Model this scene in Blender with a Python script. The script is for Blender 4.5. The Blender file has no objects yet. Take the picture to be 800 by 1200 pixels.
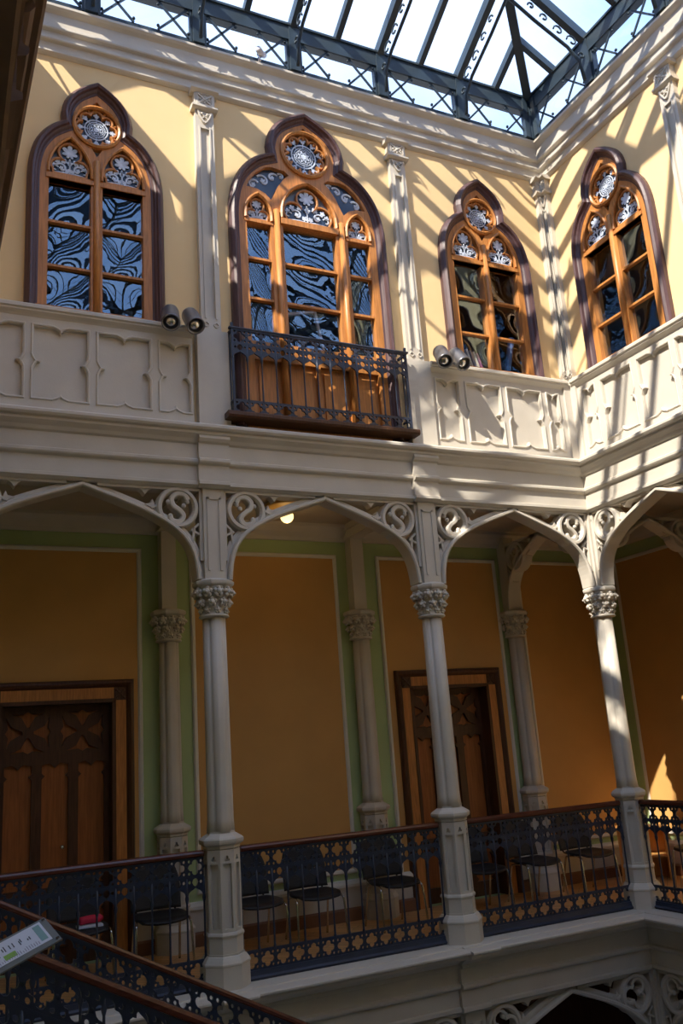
import bpy, math, random
from mathutils import Vector, Matrix
from mathutils.geometry import tessellate_polygon
random.seed(7)
PI = math.pi
C = bpy.context.scene.collection
sc = bpy.context.scene

# ------------------------------------------------------------------ camera, sky, sun, exposure
cam = bpy.data.cameras.new('camera'); camo = bpy.data.objects.new('camera', cam); C.objects.link(camo)
cam.sensor_fit = 'VERTICAL'; cam.sensor_height = 36.0; cam.lens = 1037.7/1200*36.0
cam.clip_start = 0.05; cam.clip_end = 200
RX, ROLL, RZ = 1.8269, -0.0707, -0.4636
Mr = Matrix.Rotation(RZ, 4, 'Z') @ Matrix.Rotation(RX, 4, 'X') @ Matrix.Rotation(ROLL, 4, 'Z')
CAM = Vector((-7.3703, -8.0456, 1.8205))
camo.matrix_world = Matrix.Translation(CAM) @ Mr
sc.camera = camo
sc.view_settings.view_transform = 'Standard'; sc.view_settings.look = 'None'
sc.view_settings.gamma = 1.0; sc.view_settings.exposure = 0.62
try: sc.view_settings.use_curve_mapping = False
except Exception: pass

SKY_STRENGTH = 2.1
w = bpy.data.worlds.new('sky'); sc.world = w; w.use_nodes = True
nt = w.node_tree; N = nt.nodes; L = nt.links; N.clear()
wo = N.new('ShaderNodeOutputWorld'); bg = N.new('ShaderNodeBackground')
tc = N.new('ShaderNodeTexCoord'); no = N.new('ShaderNodeTexNoise'); no.inputs['Scale'].default_value = 2.2
no.inputs['Detail'].default_value = 5; no.inputs['Roughness'].default_value = .55
rp = N.new('ShaderNodeValToRGB'); e = rp.color_ramp.elements
e[0].position = .42; e[0].color = (.235, .36, .63, 1); e[1].position = .72; e[1].color = (.48, .575, .78, 1)
L.new(tc.outputs['Generated'], no.inputs['Vector']); L.new(no.outputs['Fac'], rp.inputs['Fac'])
L.new(rp.outputs['Color'], bg.inputs['Color']); bg.inputs['Strength'].default_value = SKY_STRENGTH
L.new(bg.outputs['Background'], wo.inputs['Surface'])

SUN_DIR = Vector((1.0, .55, -1.1)).normalized()
sl = bpy.data.lights.new('sun', 'SUN'); sl.energy = 6.9; sl.angle = math.radians(.53); sl.color = (1, .89, .73)
so = bpy.data.objects.new('sun', sl); C.objects.link(so); so.rotation_euler = SUN_DIR.to_track_quat('-Z', 'Y').to_euler()
so.location = (-12, -8, 16)

# ------------------------------------------------------------------ materials
def mat(name, col, rough=.6, metal=0, var=.12, scale=6, bump=.0, bscale=40, spec=.4, stretch=None, col2=None):
    m = bpy.data.materials.new(name); m.use_nodes = True
    nt = m.node_tree; b = nt.nodes['Principled BSDF']
    b.inputs['Roughness'].default_value = rough; b.inputs['Metallic'].default_value = metal
    b.inputs['Specular IOR Level'].default_value = spec
    t = nt.nodes.new('ShaderNodeTexCoord'); mp = nt.nodes.new('ShaderNodeMapping')
    if stretch: mp.inputs['Scale'].default_value = stretch
    n = nt.nodes.new('ShaderNodeTexNoise'); n.inputs['Scale'].default_value = scale; n.inputs['Detail'].default_value = 5
    r = nt.nodes.new('ShaderNodeValToRGB')
    a = col2 or tuple(c*(1-var) for c in col); z = tuple(min(1, c*(1+var)) for c in col) if not col2 else col
    r.color_ramp.elements[0].position = .32; r.color_ramp.elements[1].position = .68
    r.color_ramp.elements[0].color = (*a, 1); r.color_ramp.elements[1].color = (*z, 1)
    nt.links.new(t.outputs['Object'], mp.inputs['Vector']); nt.links.new(mp.outputs['Vector'], n.inputs['Vector'])
    nt.links.new(n.outputs['Fac'], r.inputs['Fac']); nt.links.new(r.outputs['Color'], b.inputs['Base Color'])
    if bump:
        n2 = nt.nodes.new('ShaderNodeTexNoise'); n2.inputs['Scale'].default_value = bscale; n2.inputs['Detail'].default_value = 4
        bp = nt.nodes.new('ShaderNodeBump'); bp.inputs['Strength'].default_value = bump; bp.inputs['Distance'].default_value = .01
        nt.links.new(mp.outputs['Vector'], n2.inputs['Vector']); nt.links.new(n2.outputs['Fac'], bp.inputs['Height'])
        nt.links.new(bp.outputs['Normal'], b.inputs['Normal'])
    return m

def glass_mat(name, ior=1.9, tint=(.75, .8, .85), bump=0.0, bscale=2.0, rough=.0):
    m = bpy.data.materials.new(name); m.use_nodes = True
    nt = m.node_tree; N = nt.nodes; L = nt.links; N.clear()
    o = N.new('ShaderNodeOutputMaterial'); mx = N.new('ShaderNodeMixShader'); tr = N.new('ShaderNodeBsdfTransparent')
    gl = N.new('ShaderNodeBsdfGlossy'); fr = N.new('ShaderNodeFresnel'); fr.inputs['IOR'].default_value = ior
    tr.inputs['Color'].default_value = (*tint, 1); gl.inputs['Roughness'].default_value = rough
    gl.inputs['Color'].default_value = (.62, .82, 1, 1)
    if bump:
        t = N.new('ShaderNodeTexCoord'); n = N.new('ShaderNodeTexNoise'); n.inputs['Scale'].default_value = bscale
        n.inputs['Detail'].default_value = 1.0; n.inputs['Distortion'].default_value = .6
        b = N.new('ShaderNodeBump'); b.inputs['Strength'].default_value = bump; b.inputs['Distance'].default_value = .05
        L.new(t.outputs['Object'], n.inputs['Vector']); L.new(n.outputs['Fac'], b.inputs['Height'])
        L.new(b.outputs['Normal'], gl.inputs['Normal'])
    ge = N.new('ShaderNodeNewGeometry'); mr = N.new('ShaderNodeMapRange')     # same reflectance from both sides of the sheet
    mr.inputs['To Min'].default_value = ior; mr.inputs['To Max'].default_value = 1/ior
    L.new(ge.outputs['Backfacing'], mr.inputs['Value']); L.new(mr.outputs['Result'], fr.inputs['IOR'])
    L.new(fr.outputs['Fac'], mx.inputs['Fac']); L.new(tr.outputs['BSDF'], mx.inputs[1]); L.new(gl.outputs['BSDF'], mx.inputs[2])
    L.new(mx.outputs['Shader'], o.inputs['Surface'])
    return m

def emit_mat(name, col, s):
    m = bpy.data.materials.new(name); m.use_nodes = True
    b = m.node_tree.nodes['Principled BSDF']; b.inputs['Base Color'].default_value = (*col, 1)
    b.inputs['Emission Color'].default_value = (*col, 1); b.inputs['Emission Strength'].default_value = s
    return m

def floor_mat(name):
    m = mat(name, (.46, .22, .07), rough=.32, var=.2, scale=3)
    nt = m.node_tree; b = nt.nodes['Principled BSDF']
    t = nt.nodes.new('ShaderNodeTexCoord'); mp = nt.nodes.new('ShaderNodeMapping'); mp.inputs['Rotation'].default_value = (0, 0, PI/4)
    br = nt.nodes.new('ShaderNodeTexBrick'); br.inputs['Scale'].default_value = 1.0
    br.inputs['Color1'].default_value = (.74, .40, .14, 1); br.inputs['Color2'].default_value = (.56, .28, .09, 1)
    br.inputs['Mortar'].default_value = (.14, .07, .03, 1); br.inputs['Mortar Size'].default_value = .003
    br.inputs['Brick Width'].default_value = .4; br.inputs['Row Height'].default_value = .08
    nt.links.new(t.outputs['Object'], mp.inputs['Vector']); nt.links.new(mp.outputs['Vector'], br.inputs['Vector'])
    nt.links.new(br.outputs['Color'], b.inputs['Base Color'])
    return m

STONE = mat('painted_stone', (.58, .53, .455), rough=.55, var=.05, scale=3, bump=.08, bscale=60)
YELLOW = mat('yellow_plaster', (.83, .60, .315), rough=.8, var=.04, scale=1.5, bump=.05, bscale=90)
ORANGE = mat('ochre_wall_panel', (.60, .33, .105), rough=.75, var=.05, scale=2, bump=.05, bscale=120)
GREEN = mat('green_wall', (.42, .52, .25), rough=.8, var=.04, scale=2)
WHITE = mat('white_trim', (.72, .68, .60), rough=.5, var=.03)
PURPLE = mat('dark_purple_wood', (.085, .045, .048), rough=.42, var=.25, scale=8, stretch=(6, 6, .6), bump=.05)
WOOD = mat('orange_wood', (.50, .205, .055), rough=.4, var=.22, scale=7, stretch=(8, 8, .7), bump=.04)
DOORWOOD = mat('door_panel_wood', (.36, .12, .032), rough=.45, var=.2, scale=6, stretch=(9, 9, .6), bump=.04)
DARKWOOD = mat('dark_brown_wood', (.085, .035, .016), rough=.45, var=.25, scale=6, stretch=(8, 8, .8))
MAHOG = mat('mahogany_rail', (.11, .032, .018), rough=.25, var=.25, scale=8, stretch=(1, 8, 8), spec=.5)
IRON = mat('blue_black_iron', (.022, .031, .058), rough=.42, var=.15, scale=9, spec=.5)
STEEL = mat('blue_grey_roof_steel', (.030, .048, .066), rough=.45, var=.15, scale=4, spec=.4)
BLACK = mat('black_chair_plastic', (.018, .018, .02), rough=.5, var=.1, spec=.4)
MESHBLK = mat('black_woven_back', (.03, .03, .032), rough=.75, var=.35, scale=30, stretch=(1, 1, 10))
CHROME = mat('chrome', (.6, .6, .6), rough=.18, metal=1, var=.03)
LAMPGREY = mat('dark_grey_lamp_metal', (.24, .24, .26), rough=.35, metal=.8, var=.08)
ETCH = mat('etched_white_glass', (.58, .66, .80), rough=.5, var=.25, scale=14)
GREYGLASS = mat('frosted_grey_glass', (.20, .24, .28), rough=.2, var=.1)
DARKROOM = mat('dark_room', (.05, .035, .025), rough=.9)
CEIL = mat('gallery_ceiling_paint', (.50, .43, .34), rough=.7, var=.03)
SKIRT = mat('brown_skirting', (.20, .09, .045), rough=.5)
FLOOR = floor_mat('parquet')
GLASS = glass_mat('window_glass', ior=2.4, tint=(.85, .87, .87), bump=.05, bscale=2.0)
GLASSDARK = mat('dark_blue_glass', (.035, .055, .10), rough=.12, var=.1, spec=.6)
ROOFGLASS = glass_mat('roof_glass', ior=1.45, tint=(.9, .93, .97))
GLOBE = emit_mat('lit_globe', (1, .70, .27), 1.6)
PAPER = mat('white_paper', (.74, .74, .80), rough=.6, var=.02)
ACRYL = mat('grey_acrylic', (.22, .22, .21), rough=.25, var=.05)
RED = mat('red_cloth', (.62, .02, .06), rough=.6)
BLUEROLL = mat('blue_roll', (.10, .22, .50), rough=.5)
PINEBOX = mat('orange_pine', (.70, .36, .11), rough=.4, var=.15, scale=5, stretch=(8, 8, .8))
ARCADEBROWN = mat('brown_left_arcade', (.15, .085, .045), rough=.55, var=.2, scale=4, stretch=(1, 1, 6))  # left arcade only: darker and browner than the painted stone of the other sides
BOUNCEFLOOR = mat('pale_bounce_floor', (.76, .74, .69), rough=.35, var=.06, scale=2)  # unseen court floor, made pale to bounce fill light up into the shade
INK = mat('ink', (.06, .06, .07), rough=.6)
MAUVE = mat('mauve_ink', (.38, .34, .42), rough=.6)
GREENINK = mat('green_print', (.30, .50, .10), rough=.6)
RUGGREEN = mat('teal_print', (.25, .40, .38), rough=.6)

# ------------------------------------------------------------------ mesh builder
class MB:
    def __init__(s): s.v = []; s.f = []; s.sm = []
    def add(s, vs, fs, smooth=False):
        o = len(s.v); s.v += [tuple(p) for p in vs]
        for f in fs: s.f.append(tuple(i+o for i in f)); s.sm.append(smooth)
        return s
    def box(s, x0, x1, y0, y1, z0, z1):
        vs = [(x, y, z) for x in (x0, x1) for y in (y0, y1) for z in (z0, z1)]
        return s.add(vs, [(0, 1, 3, 2), (4, 6, 7, 5), (0, 4, 5, 1), (2, 3, 7, 6), (0, 2, 6, 4), (1, 5, 7, 3)])
    def plate(s, loops, y0, y1):
        """filled 2D outline (x,z) with holes, from y0 (front) to y1 (back)"""
        tri = tessellate_polygon([[Vector((p[0], p[1], 0)) for p in l] for l in loops])
        flat = [p for l in loops for p in l]; n = len(flat)
        vs = [(p[0], y0, p[1]) for p in flat]+[(p[0], y1, p[1]) for p in flat]; fs = []
        for t in tri:
            a, b, c = [Vector((flat[i][0], flat[i][1])) for i in t]
            cr = (b-a).cross(c-a) if hasattr(Vector((0, 0)), 'cross') else 0
            cr = (b.x-a.x)*(c.y-a.y)-(b.y-a.y)*(c.x-a.x)
            t = tuple(t) if cr > 0 else tuple(reversed(t))
            fs.append(t); fs.append(tuple(i+n for i in reversed(t)))
        o = 0
        for k, l in enumerate(loops):
            m = len(l); ar = sum(l[i][0]*l[(i+1) % m][1]-l[(i+1) % m][0]*l[i][1] for i in range(m))
            ccw = ar > 0; solid_left = ccw if k == 0 else not ccw
            for i in range(m):
                a = o+i; b = o+(i+1) % m
                fs.append((a, a+n, b+n, b) if solid_left else (b, b+n, a+n, a))
            o += m
        return s.add(vs, fs)
    def prism_x(s, prof, xa, xb, ma=0, mb=0):
        """closed profile (y,z), extruded along x; ends mitred: x = xa+ma*y, xb+mb*y"""
        n = len(prof)
        vs = [(xa+ma*y, y, z) for y, z in prof]+[(xb+mb*y, y, z) for y, z in prof]
        ar = sum(prof[i][0]*prof[(i+1) % n][1]-prof[(i+1) % n][0]*prof[i][1] for i in range(n))
        fs = []
        for i in range(n):
            j = (i+1) % n
            fs.append((i, j, j+n, i+n) if ar < 0 else (i+n, j+n, j, i))
        tri = tessellate_polygon([[Vector((y, z, 0)) for y, z in prof]])
        for t in tri:
            a, b, c = t
            cr = (prof[b][0]-prof[a][0])*(prof[c][1]-prof[a][1])-(prof[b][1]-prof[a][1])*(prof[c][0]-prof[a][0])
            t = (a, b, c) if cr > 0 else (c, b, a)
            fs.append(tuple(i+n for i in t)); fs.append(tuple(reversed(t)))
        return s.add(vs, fs)
    def sweep(s, path, prof, closed=False, smooth=False):
        """path in (x,z); profile closed list of (offset to the left of travel, y)"""
        P = [Vector((p[0], p[1])) for p in path]; n = len(P); m = len(prof); vs = []
        for i in range(n):
            if closed: a, b = P[i-1], P[(i+1) % n]
            else: a, b = P[max(i-1, 0)], P[min(i+1, n-1)]
            d1 = (P[i]-a); d2 = (b-P[i])
            if d1.length < 1e-9: d1 = d2
            if d2.length < 1e-9: d2 = d1
            d1.normalize(); d2.normalize()
            n1 = Vector((-d1.y, d1.x)); n2 = Vector((-d2.y, d2.x)); mm = n1+n2
            if mm.length < 1e-6: mm = n1
            mm.normalize(); k = 1/max(.35, mm.dot(n1))
            for o, y in prof: q = P[i]+mm*(o*k); vs.append((q.x, y, q.y))
        ar = sum(prof[i][0]*prof[(i+1) % m][1]-prof[(i+1) % m][0]*prof[i][1] for i in range(m))
        fs = []
        for i in range(n if closed else n-1):
            a = i*m; b = ((i+1) % n)*m
            for j in range(m):
                k = (j+1) % m
                f = (a+j, a+k, b+k, b+j)
                fs.append(f if ar > 0 else tuple(reversed(f)))
        if not closed:
            fs.append(tuple(range(m)) if ar < 0 else tuple(reversed(range(m))))
            e = (n-1)*m
            fs.append(tuple(e+j for j in (reversed(range(m)) if ar < 0 else range(m))))
        return s.add(vs, fs, smooth)
    def band(s, path, wd, y0, y1, closed=False, ch=.25):
        """stroke with chamfered front"""
        h = wd/2; c = h*ch*2*.6
        return s.sweep(path, [(-h, y1), (-h, y0+c), (-h+c, y0), (h-c, y0), (h, y0+c), (h, y1)], closed)
    def lathe(s, prof, n=24, c=(0, 0), smooth=True, rot=0, rf=None):
        vs = []
        for r, z in prof:
            for k in range(n):
                a = rot+2*PI*k/n; q = rf(a, r, z) if rf else r
                vs.append((c[0]+q*math.cos(a), c[1]+q*math.sin(a), z))
        fs = []
        for i in range(len(prof)-1):
            for k in range(n):
                a = i*n+k; b = i*n+(k+1) % n
                fs.append((a, b, b+n, a+n))
        fs.append(tuple(reversed(range(n)))); e = (len(prof)-1)*n; fs.append(tuple(e+k for k in range(n)))
        return s.add(vs, fs, smooth)
    def tube(s, pts, r, n=8, smooth=True, closed=False):
        P = [Vector(p) for p in pts]; k = len(P); vs = []; up = None
        for i in range(k):
            if closed: t = (P[(i+1) % k]-P[i-1]).normalized()
            else: t = (P[min(i+1, k-1)]-P[max(i-1, 0)]).normalized()
            if up is None:
                up = Vector((0, 0, 1)) if abs(t.z) < .9 else Vector((1, 0, 0))
            u = (up-t*up.dot(t)).normalized(); v = t.cross(u); up = u
            rr = r[i] if isinstance(r, (list, tuple)) else r
            for j in range(n):
                a = 2*PI*j/n; vs.append(P[i]+u*(rr*math.cos(a))+v*(rr*math.sin(a)))
        fs = []
        for i in range(k if closed else k-1):
            a = i*n; b = ((i+1) % k)*n
            for j in range(n):
                fs.append((a+j, a+(j+1) % n, b+(j+1) % n, b+j))
        if not closed:
            fs.append(tuple(reversed(range(n)))); fs.append(tuple((k-1)*n+j for j in range(n)))
        return s.add(vs, fs, smooth)
    def ball(s, c, r, nu=8, nv=6, sc=(1, 1, 1)):
        vs = [(c[0], c[1], c[2]-r*sc[2])]
        for i in range(1, nv):
            p = -PI/2+PI*i/nv
            for j in range(nu):
                a = 2*PI*j/nu
                vs.append((c[0]+r*sc[0]*math.cos(p)*math.cos(a), c[1]+r*sc[1]*math.cos(p)*math.sin(a), c[2]+r*sc[2]*math.sin(p)))
        vs.append((c[0], c[1], c[2]+r*sc[2])); fs = []; last = len(vs)-1
        for j in range(nu): fs.append((0, 1+(j+1) % nu, 1+j))
        for i in range(nv-2):
            for j in range(nu):
                a = 1+i*nu; fs.append((a+j, a+(j+1) % nu, a+nu+(j+1) % nu, a+nu+j))
        a = 1+(nv-2)*nu
        for j in range(nu): fs.append((a+j, a+(j+1) % nu, last))
        return s.add(vs, fs, True)
    def bar(s, a, b, w, h, up=(0, 0, 1)):
        """rectangular bar from a to b, width w sideways, height h"""
        a = Vector(a); b = Vector(b); t = (b-a).normalized(); up = Vector(up)
        if abs(t.dot(up)) > .99: up = Vector((1, 0, 0))
        sd = t.cross(up).normalized(); u = sd.cross(t).normalized(); vs = []
        for p in (a, b):
            for i, j in ((-1, -1), (1, -1), (1, 1), (-1, 1)): vs.append(p+sd*(w/2*i)+u*(h/2*j))
        return s.add(vs, [(0, 3, 2, 1), (4, 5, 6, 7), (0, 1, 5, 4), (1, 2, 6, 5), (2, 3, 7, 6), (3, 0, 4, 7)])
    def move(s, M):
        s.v = [tuple(M @ Vector(p)) for p in s.v]; return s
    def mesh(s, name, m):
        me = bpy.data.meshes.new(name); me.from_pydata(s.v, [], s.f); me.materials.append(m)
        me.polygons.foreach_set('use_smooth', s.sm); me.update(); return me
    def build(s, name, m, parent=None, loc=None):
        return link(name, s.mesh(name, m), parent, loc)

def link(name, me, parent=None, loc=None, rot=None, scale=None):
    o = bpy.data.objects.new(name, me); C.objects.link(o)
    if parent: o.parent = parent
    if loc is not None: o.location = loc
    if rot is not None: o.rotation_euler = rot
    if scale is not None: o.scale = scale
    return o
def thing(name, label, cat, loc=(0, 0, 0), rz=0, group=None):
    o = bpy.data.objects.new(name, None); C.objects.link(o); o.location = loc; o.rotation_euler = (0, 0, rz)
    o.empty_display_size = .1
    return tag(o, label, cat, group)
def tag(o, label, cat, group=None):
    o['label'] = label; o['category'] = cat
    if group: o['group'] = group
    return o
def structure(o, label=None, cat=None):
    o['kind'] = 'structure'
    if label: o['label'] = label
    if cat: o['category'] = cat
    return o
def sroot(name, label, cat, loc=(0, 0, 0), rz=0):
    o = bpy.data.objects.new(name, None); C.objects.link(o); o.location = loc; o.rotation_euler = (0, 0, rz); o.empty_display_size = .1
    return structure(o, label, cat)

# ------------------------------------------------------------------ 2D shapes
def rect(x0, x1, z0, z1): return [(x0, z0), (x1, z0), (x1, z1), (x0, z1)]
def arc(cx, cz, r, a0, a1, n): return [(cx+r*math.cos(a0+(a1-a0)*i/n), cz+r*math.sin(a0+(a1-a0)*i/n)) for i in range(n+1)]
def circle(cx, cz, r, n=24): return arc(cx, cz, r, 0, 2*PI, n)[:-1]
def foil(k, cx, cz, R, r, phase=PI/2, seg=6):
    h = PI/k; t = R*math.cos(h)+math.sqrt(max(0, r*r-(R*math.sin(h))**2))
    al = math.atan2(t*math.sin(h), t*math.cos(h)-R); out = []
    for i in range(k):
        a = phase+2*PI*i/k
        for j in range(seg):
            b = a-al+2*al*j/seg
            out.append((cx+R*math.cos(a)+r*math.cos(b), cz+R*math.sin(a)+r*math.sin(b)))
    return out
def gothic(x0, x1, z0, zs, zt, n=8):
    """pointed-arch outline from z0, springing zs, top zt (ccw)"""
    cx = (x0+x1)/2; hw = (x1-x0)/2; h = zt-zs
    r = (hw*hw+h*h)/(2*hw)                       # circle centres on the springing line
    c = x1-r; a1 = math.atan2(h, cx-c)
    R = arc(c, zs, r, 0, a1, n); Lf = [(2*cx-x, z) for x, z in reversed(R[:-1])]
    return [(x0, z0), (x1, z0)]+R+Lf
def smooth2(pts, n=5, closed=False):
    """Catmull-Rom through 2D points"""
    P = pts; m = len(P); out = []
    rng = range(m if closed else m-1)
    for i in rng:
        p0 = P[i-1] if (closed or i) else P[0]; p1 = P[i]; p2 = P[(i+1) % m]; p3 = P[(i+2) % m] if (closed or i+2 < m) else P[m-1]
        for j in range(n):
            t = j/n; q = []
            for a, b, c, d in zip(p0, p1, p2, p3):
                q.append(.5*((2*b)+(c-a)*t+(2*a-5*b+4*c-d)*t*t+(3*b-a-3*c+d)*t**3))
            out.append(tuple(q))
    if not closed: out.append(tuple(P[-1]))
    return out
def mirror(pts): return [(-x, z) for x, z in pts]

XL = -7.25          # axis of the left arcade
YF = -12.0          # axis of the front arcade (behind the camera)
B = 2.39            # bay
FZ = -.12           # gallery floor
DROP = -5.05        # one storey down
COLX = [-4.775, -2.365, 0.0]
# the four sides: root position, rotation, local range along the wall (right end is local x1)
SIDES = {'back': ((0, 0, 0), 0, XL, 0.0), 'right': ((0, 0, 0), -PI/2, 0.0, -YF),
         'left': ((XL, 0, 0), PI/2, YF, 0.0), 'front': ((0, YF, 0), PI, 0.0, -XL)}

# ------------------------------------------------------------------ window outlines (shared by wall openings and frames)
def hood_path(small=True):
    if small:
        half = [(.655, 6.0), (.655, 7.42), (.645, 7.60), (.60, 7.80), (.52, 7.95), (.43, 8.05), (.335, 8.12)]
        lobe = [(.345, 8.22), (.315, 8.36), (.235, 8.49), (.12, 8.59), (0, 8.665)]
    else:
        half = [(.945, 5.0), (.945, 7.45), (.93, 7.66), (.875, 7.89), (.77, 8.08), (.62, 8.23), (.455, 8.315)]
        lobe = [(.47, 8.44), (.435, 8.60), (.34, 8.75), (.18, 8.87), (0, 8.965)]
    R = [half[0]]+smooth2(half[1:], 3)+smooth2(lobe, 3)
    return R+[(-x, z) for x, z in reversed(R[:-1])]     # right foot, up, over, left foot
def inset(path, d):
    """offset an open path to its left by d"""
    m = MB(); P = [Vector(p) for p in path]; out = []
    for i in range(len(P)):
        a = P[max(i-1, 0)]; b = P[min(i+1, len(P)-1)]
        d1 = (P[i]-a) if i else (b-P[i]); d2 = (b-P[i]) if i < len(P)-1 else d1
        d1.normalize(); d2.normalize(); n1 = Vector((-d1.y, d1.x)); n2 = Vector((-d2.y, d2.x)); mm = (n1+n2).normalized()
        k = 1/max(.5, mm.dot(n1)); out.append(tuple(P[i]+mm*(d*k)))
    return out

# ------------------------------------------------------------------ the shell
def shell():
    lab = {'back': 'gallery back wall, green with framed ochre panels', 'right': 'right gallery wall, green with a sunlit ochre panel',
           'left': 'left gallery wall beside the camera', 'front': 'front gallery wall behind the camera'}
    for side, (loc, rz, xa, xb) in SIDES.items():
        # upper wall with window openings
        r = sroot('wall_'+side, 'yellow plaster upper wall and green gallery wall, %s side' % side, 'wall', loc, rz)
        out = rect(xa-.3, xb+.3, 4.97, 9.30); holes = []
        wins = {'back': [(-5.88, True), (-3.52, False), (-1.13, True)], 'right': [(1.13, True), (3.55, True)]}.get(side, [])
        for cx, sm in wins:
            holes.append([(cx+x, max(z, 5.0 if not sm else 6.0)) for x, z in inset(hood_path(sm), .03)])
        MB().plate([out]+holes, -.02, .28).build('upper_plaster', YELLOW, r)
        # dark rooms behind the windows
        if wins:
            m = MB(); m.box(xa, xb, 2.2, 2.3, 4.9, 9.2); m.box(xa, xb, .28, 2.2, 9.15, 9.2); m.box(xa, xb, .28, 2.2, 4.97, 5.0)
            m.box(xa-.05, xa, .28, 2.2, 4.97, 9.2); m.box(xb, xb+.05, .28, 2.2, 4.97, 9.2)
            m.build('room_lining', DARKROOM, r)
        # gallery rear wall
        e = 1.85
        dx = (-5.92, -1.07) if side == 'back' else ()
        MB().plate([rect(xa-e, xb+e, FZ, 4.6)]+[rect(c-.6, c+.6, FZ+.001, 2.475) for c in dx], 1.85, 2.05).build('gallery_plaster', GREEN, r)
        ed = [xa-e]+[c+k for c in dx for k in (-.78, .78)]+[xb+e]; runs_ = list(zip(ed[::2], ed[1::2]))
        for xa_, xb_ in runs_:
          MB().box(xa_, xb_, 1.80, 1.85, FZ, .25).build('dado', STONE, r)
          MB().prism_x([(1.85, .24), (1.775, .24), (1.775, .27), (1.80, .30), (1.85, .31)], xa_, xb_, 0, 0).build('chair_rail', WHITE, r)
          MB().prism_x([(1.85, FZ), (1.77, FZ), (1.77, 0), (1.79, .02), (1.85, .02)], xa_, xb_).build('skirting', SKIRT, r)
        MB().prism_x([(1.85, 4.31), (1.81, 4.31), (1.79, 4.35), (1.72, 4.40), (1.66, 4.46), (1.66, 4.50), (1.85, 4.50)], xa-e, xb+e).build('gallery_cornice', STONE, r)
        # lower storey rear wall, dark
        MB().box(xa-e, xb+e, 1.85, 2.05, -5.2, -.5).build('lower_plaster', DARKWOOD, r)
        # floor and ceiling slabs of the gallery
        k = 1
        f = MB().prism_x([(-.1, FZ), (-.1, -.62), (1.85, -.62), (1.85, FZ)], xa, xb, -1, 1) if side in ('back',) else MB().prism_x([(-.1, FZ), (-.1, -.62), (1.85, -.62), (1.85, FZ)], xa, xb, -1, 1)
        fo = f.build('floor', FLOOR); fo.location = loc; fo.rotation_euler = (0, 0, rz); structure(fo, 'parquet gallery floor, %s side' % side, 'floor')
        c = MB().prism_x([(-.05, 4.50), (1.85, 4.50), (1.85, 4.96), (-.05, 4.96)], xa, xb, -1, 1).build('ceiling', CEIL)
        c.location = loc; c.rotation_euler = (0, 0, rz); structure(c, 'taupe gallery ceiling, %s side' % side, 'ceiling')
    fl = MB().box(-9.3, 2.1, -14, 2.1, -5.3, -5.15).build('floor', BOUNCEFLOOR); structure(fl, 'stone floor of the court, one storey down', 'floor')
    # ceiling above the rooms round the court (roof of the house beyond the skylight)
    for side, (loc, rz, xa, xb) in SIDES.items():
        o = MB().prism_x([(0.02, 9.16), (2.4, 9.16), (2.4, 9.3), (0.02, 9.22)], xa, xb, -1, 1).build('trim_5', STONE)
        o.location = loc; o.rotation_euler = (0, 0, rz); structure(o, 'flat roof behind the cornice, %s side' % side, 'roof')

ENT = [(.16, 4.31), (-.085, 4.31), (-.11, 4.325), (-.13, 4.335), (-.13, 4.365), (-.105, 4.375), (-.105, 4.53), (-.14, 4.545), (-.15, 4.56), (-.15, 4.585), (-.125, 4.60),
       (-.125, 4.745), (-.15, 4.76), (-.17, 4.79), (-.215, 4.83), (-.215, 4.855), (-.25, 4.865), (-.265, 4.885), (-.265, 4.91), (-.24, 4.93), (-.20, 4.945), (-.085, 4.975), (.16, 4.975)]
LOWENT = [(.16, -.70), (-.085, -.70), (-.11, -.69), (-.125, -.68), (-.125, -.65), (-.105, -.64), (-.105, -.50), (-.14, -.485), (-.15, -.47), (-.15, -.45), (-.125, -.435),
          (-.125, -.31), (-.165, -.295), (-.165, -.28), (-.16, -.265), (-.19, -.235), (-.24, -.215), (-.25, -.20), (-.335, -.195), (-.345, -.175), (-.345, -.16), (-.37, -.155), (-.385, -.145), (-.385, -.13), (-.37, -.122), (-.235, -.118), (-.23, -.108), (.16, -.105)]
COR = [(.1, 8.91), (-.03, 8.91), (-.055, 8.925), (-.07, 8.94), (-.07, 8.955), (-.055, 8.97), (-.06, 9.05), (-.10, 9.056), (-.108, 9.068), (-.108, 9.085), (-.085, 9.095), (-.08, 9.17), (-.12, 9.176),
       (-.128, 9.188), (-.128, 9.205), (-.105, 9.215), (-.10, 9.38), (-.115, 9.39), (-.145, 9.40), (-.17, 9.42), (-.17, 9.45), (-.15, 9.465), (-.02, 9.48), (.1, 9.48)]
SILL = [(.02, 5.89), (-.085, 5.89), (-.10, 5.905), (-.135, 5.93), (-.135, 5.945), (-.155, 5.955), (-.155, 5.985), (-.14, 6.0), (.02, 6.0)]

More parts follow.
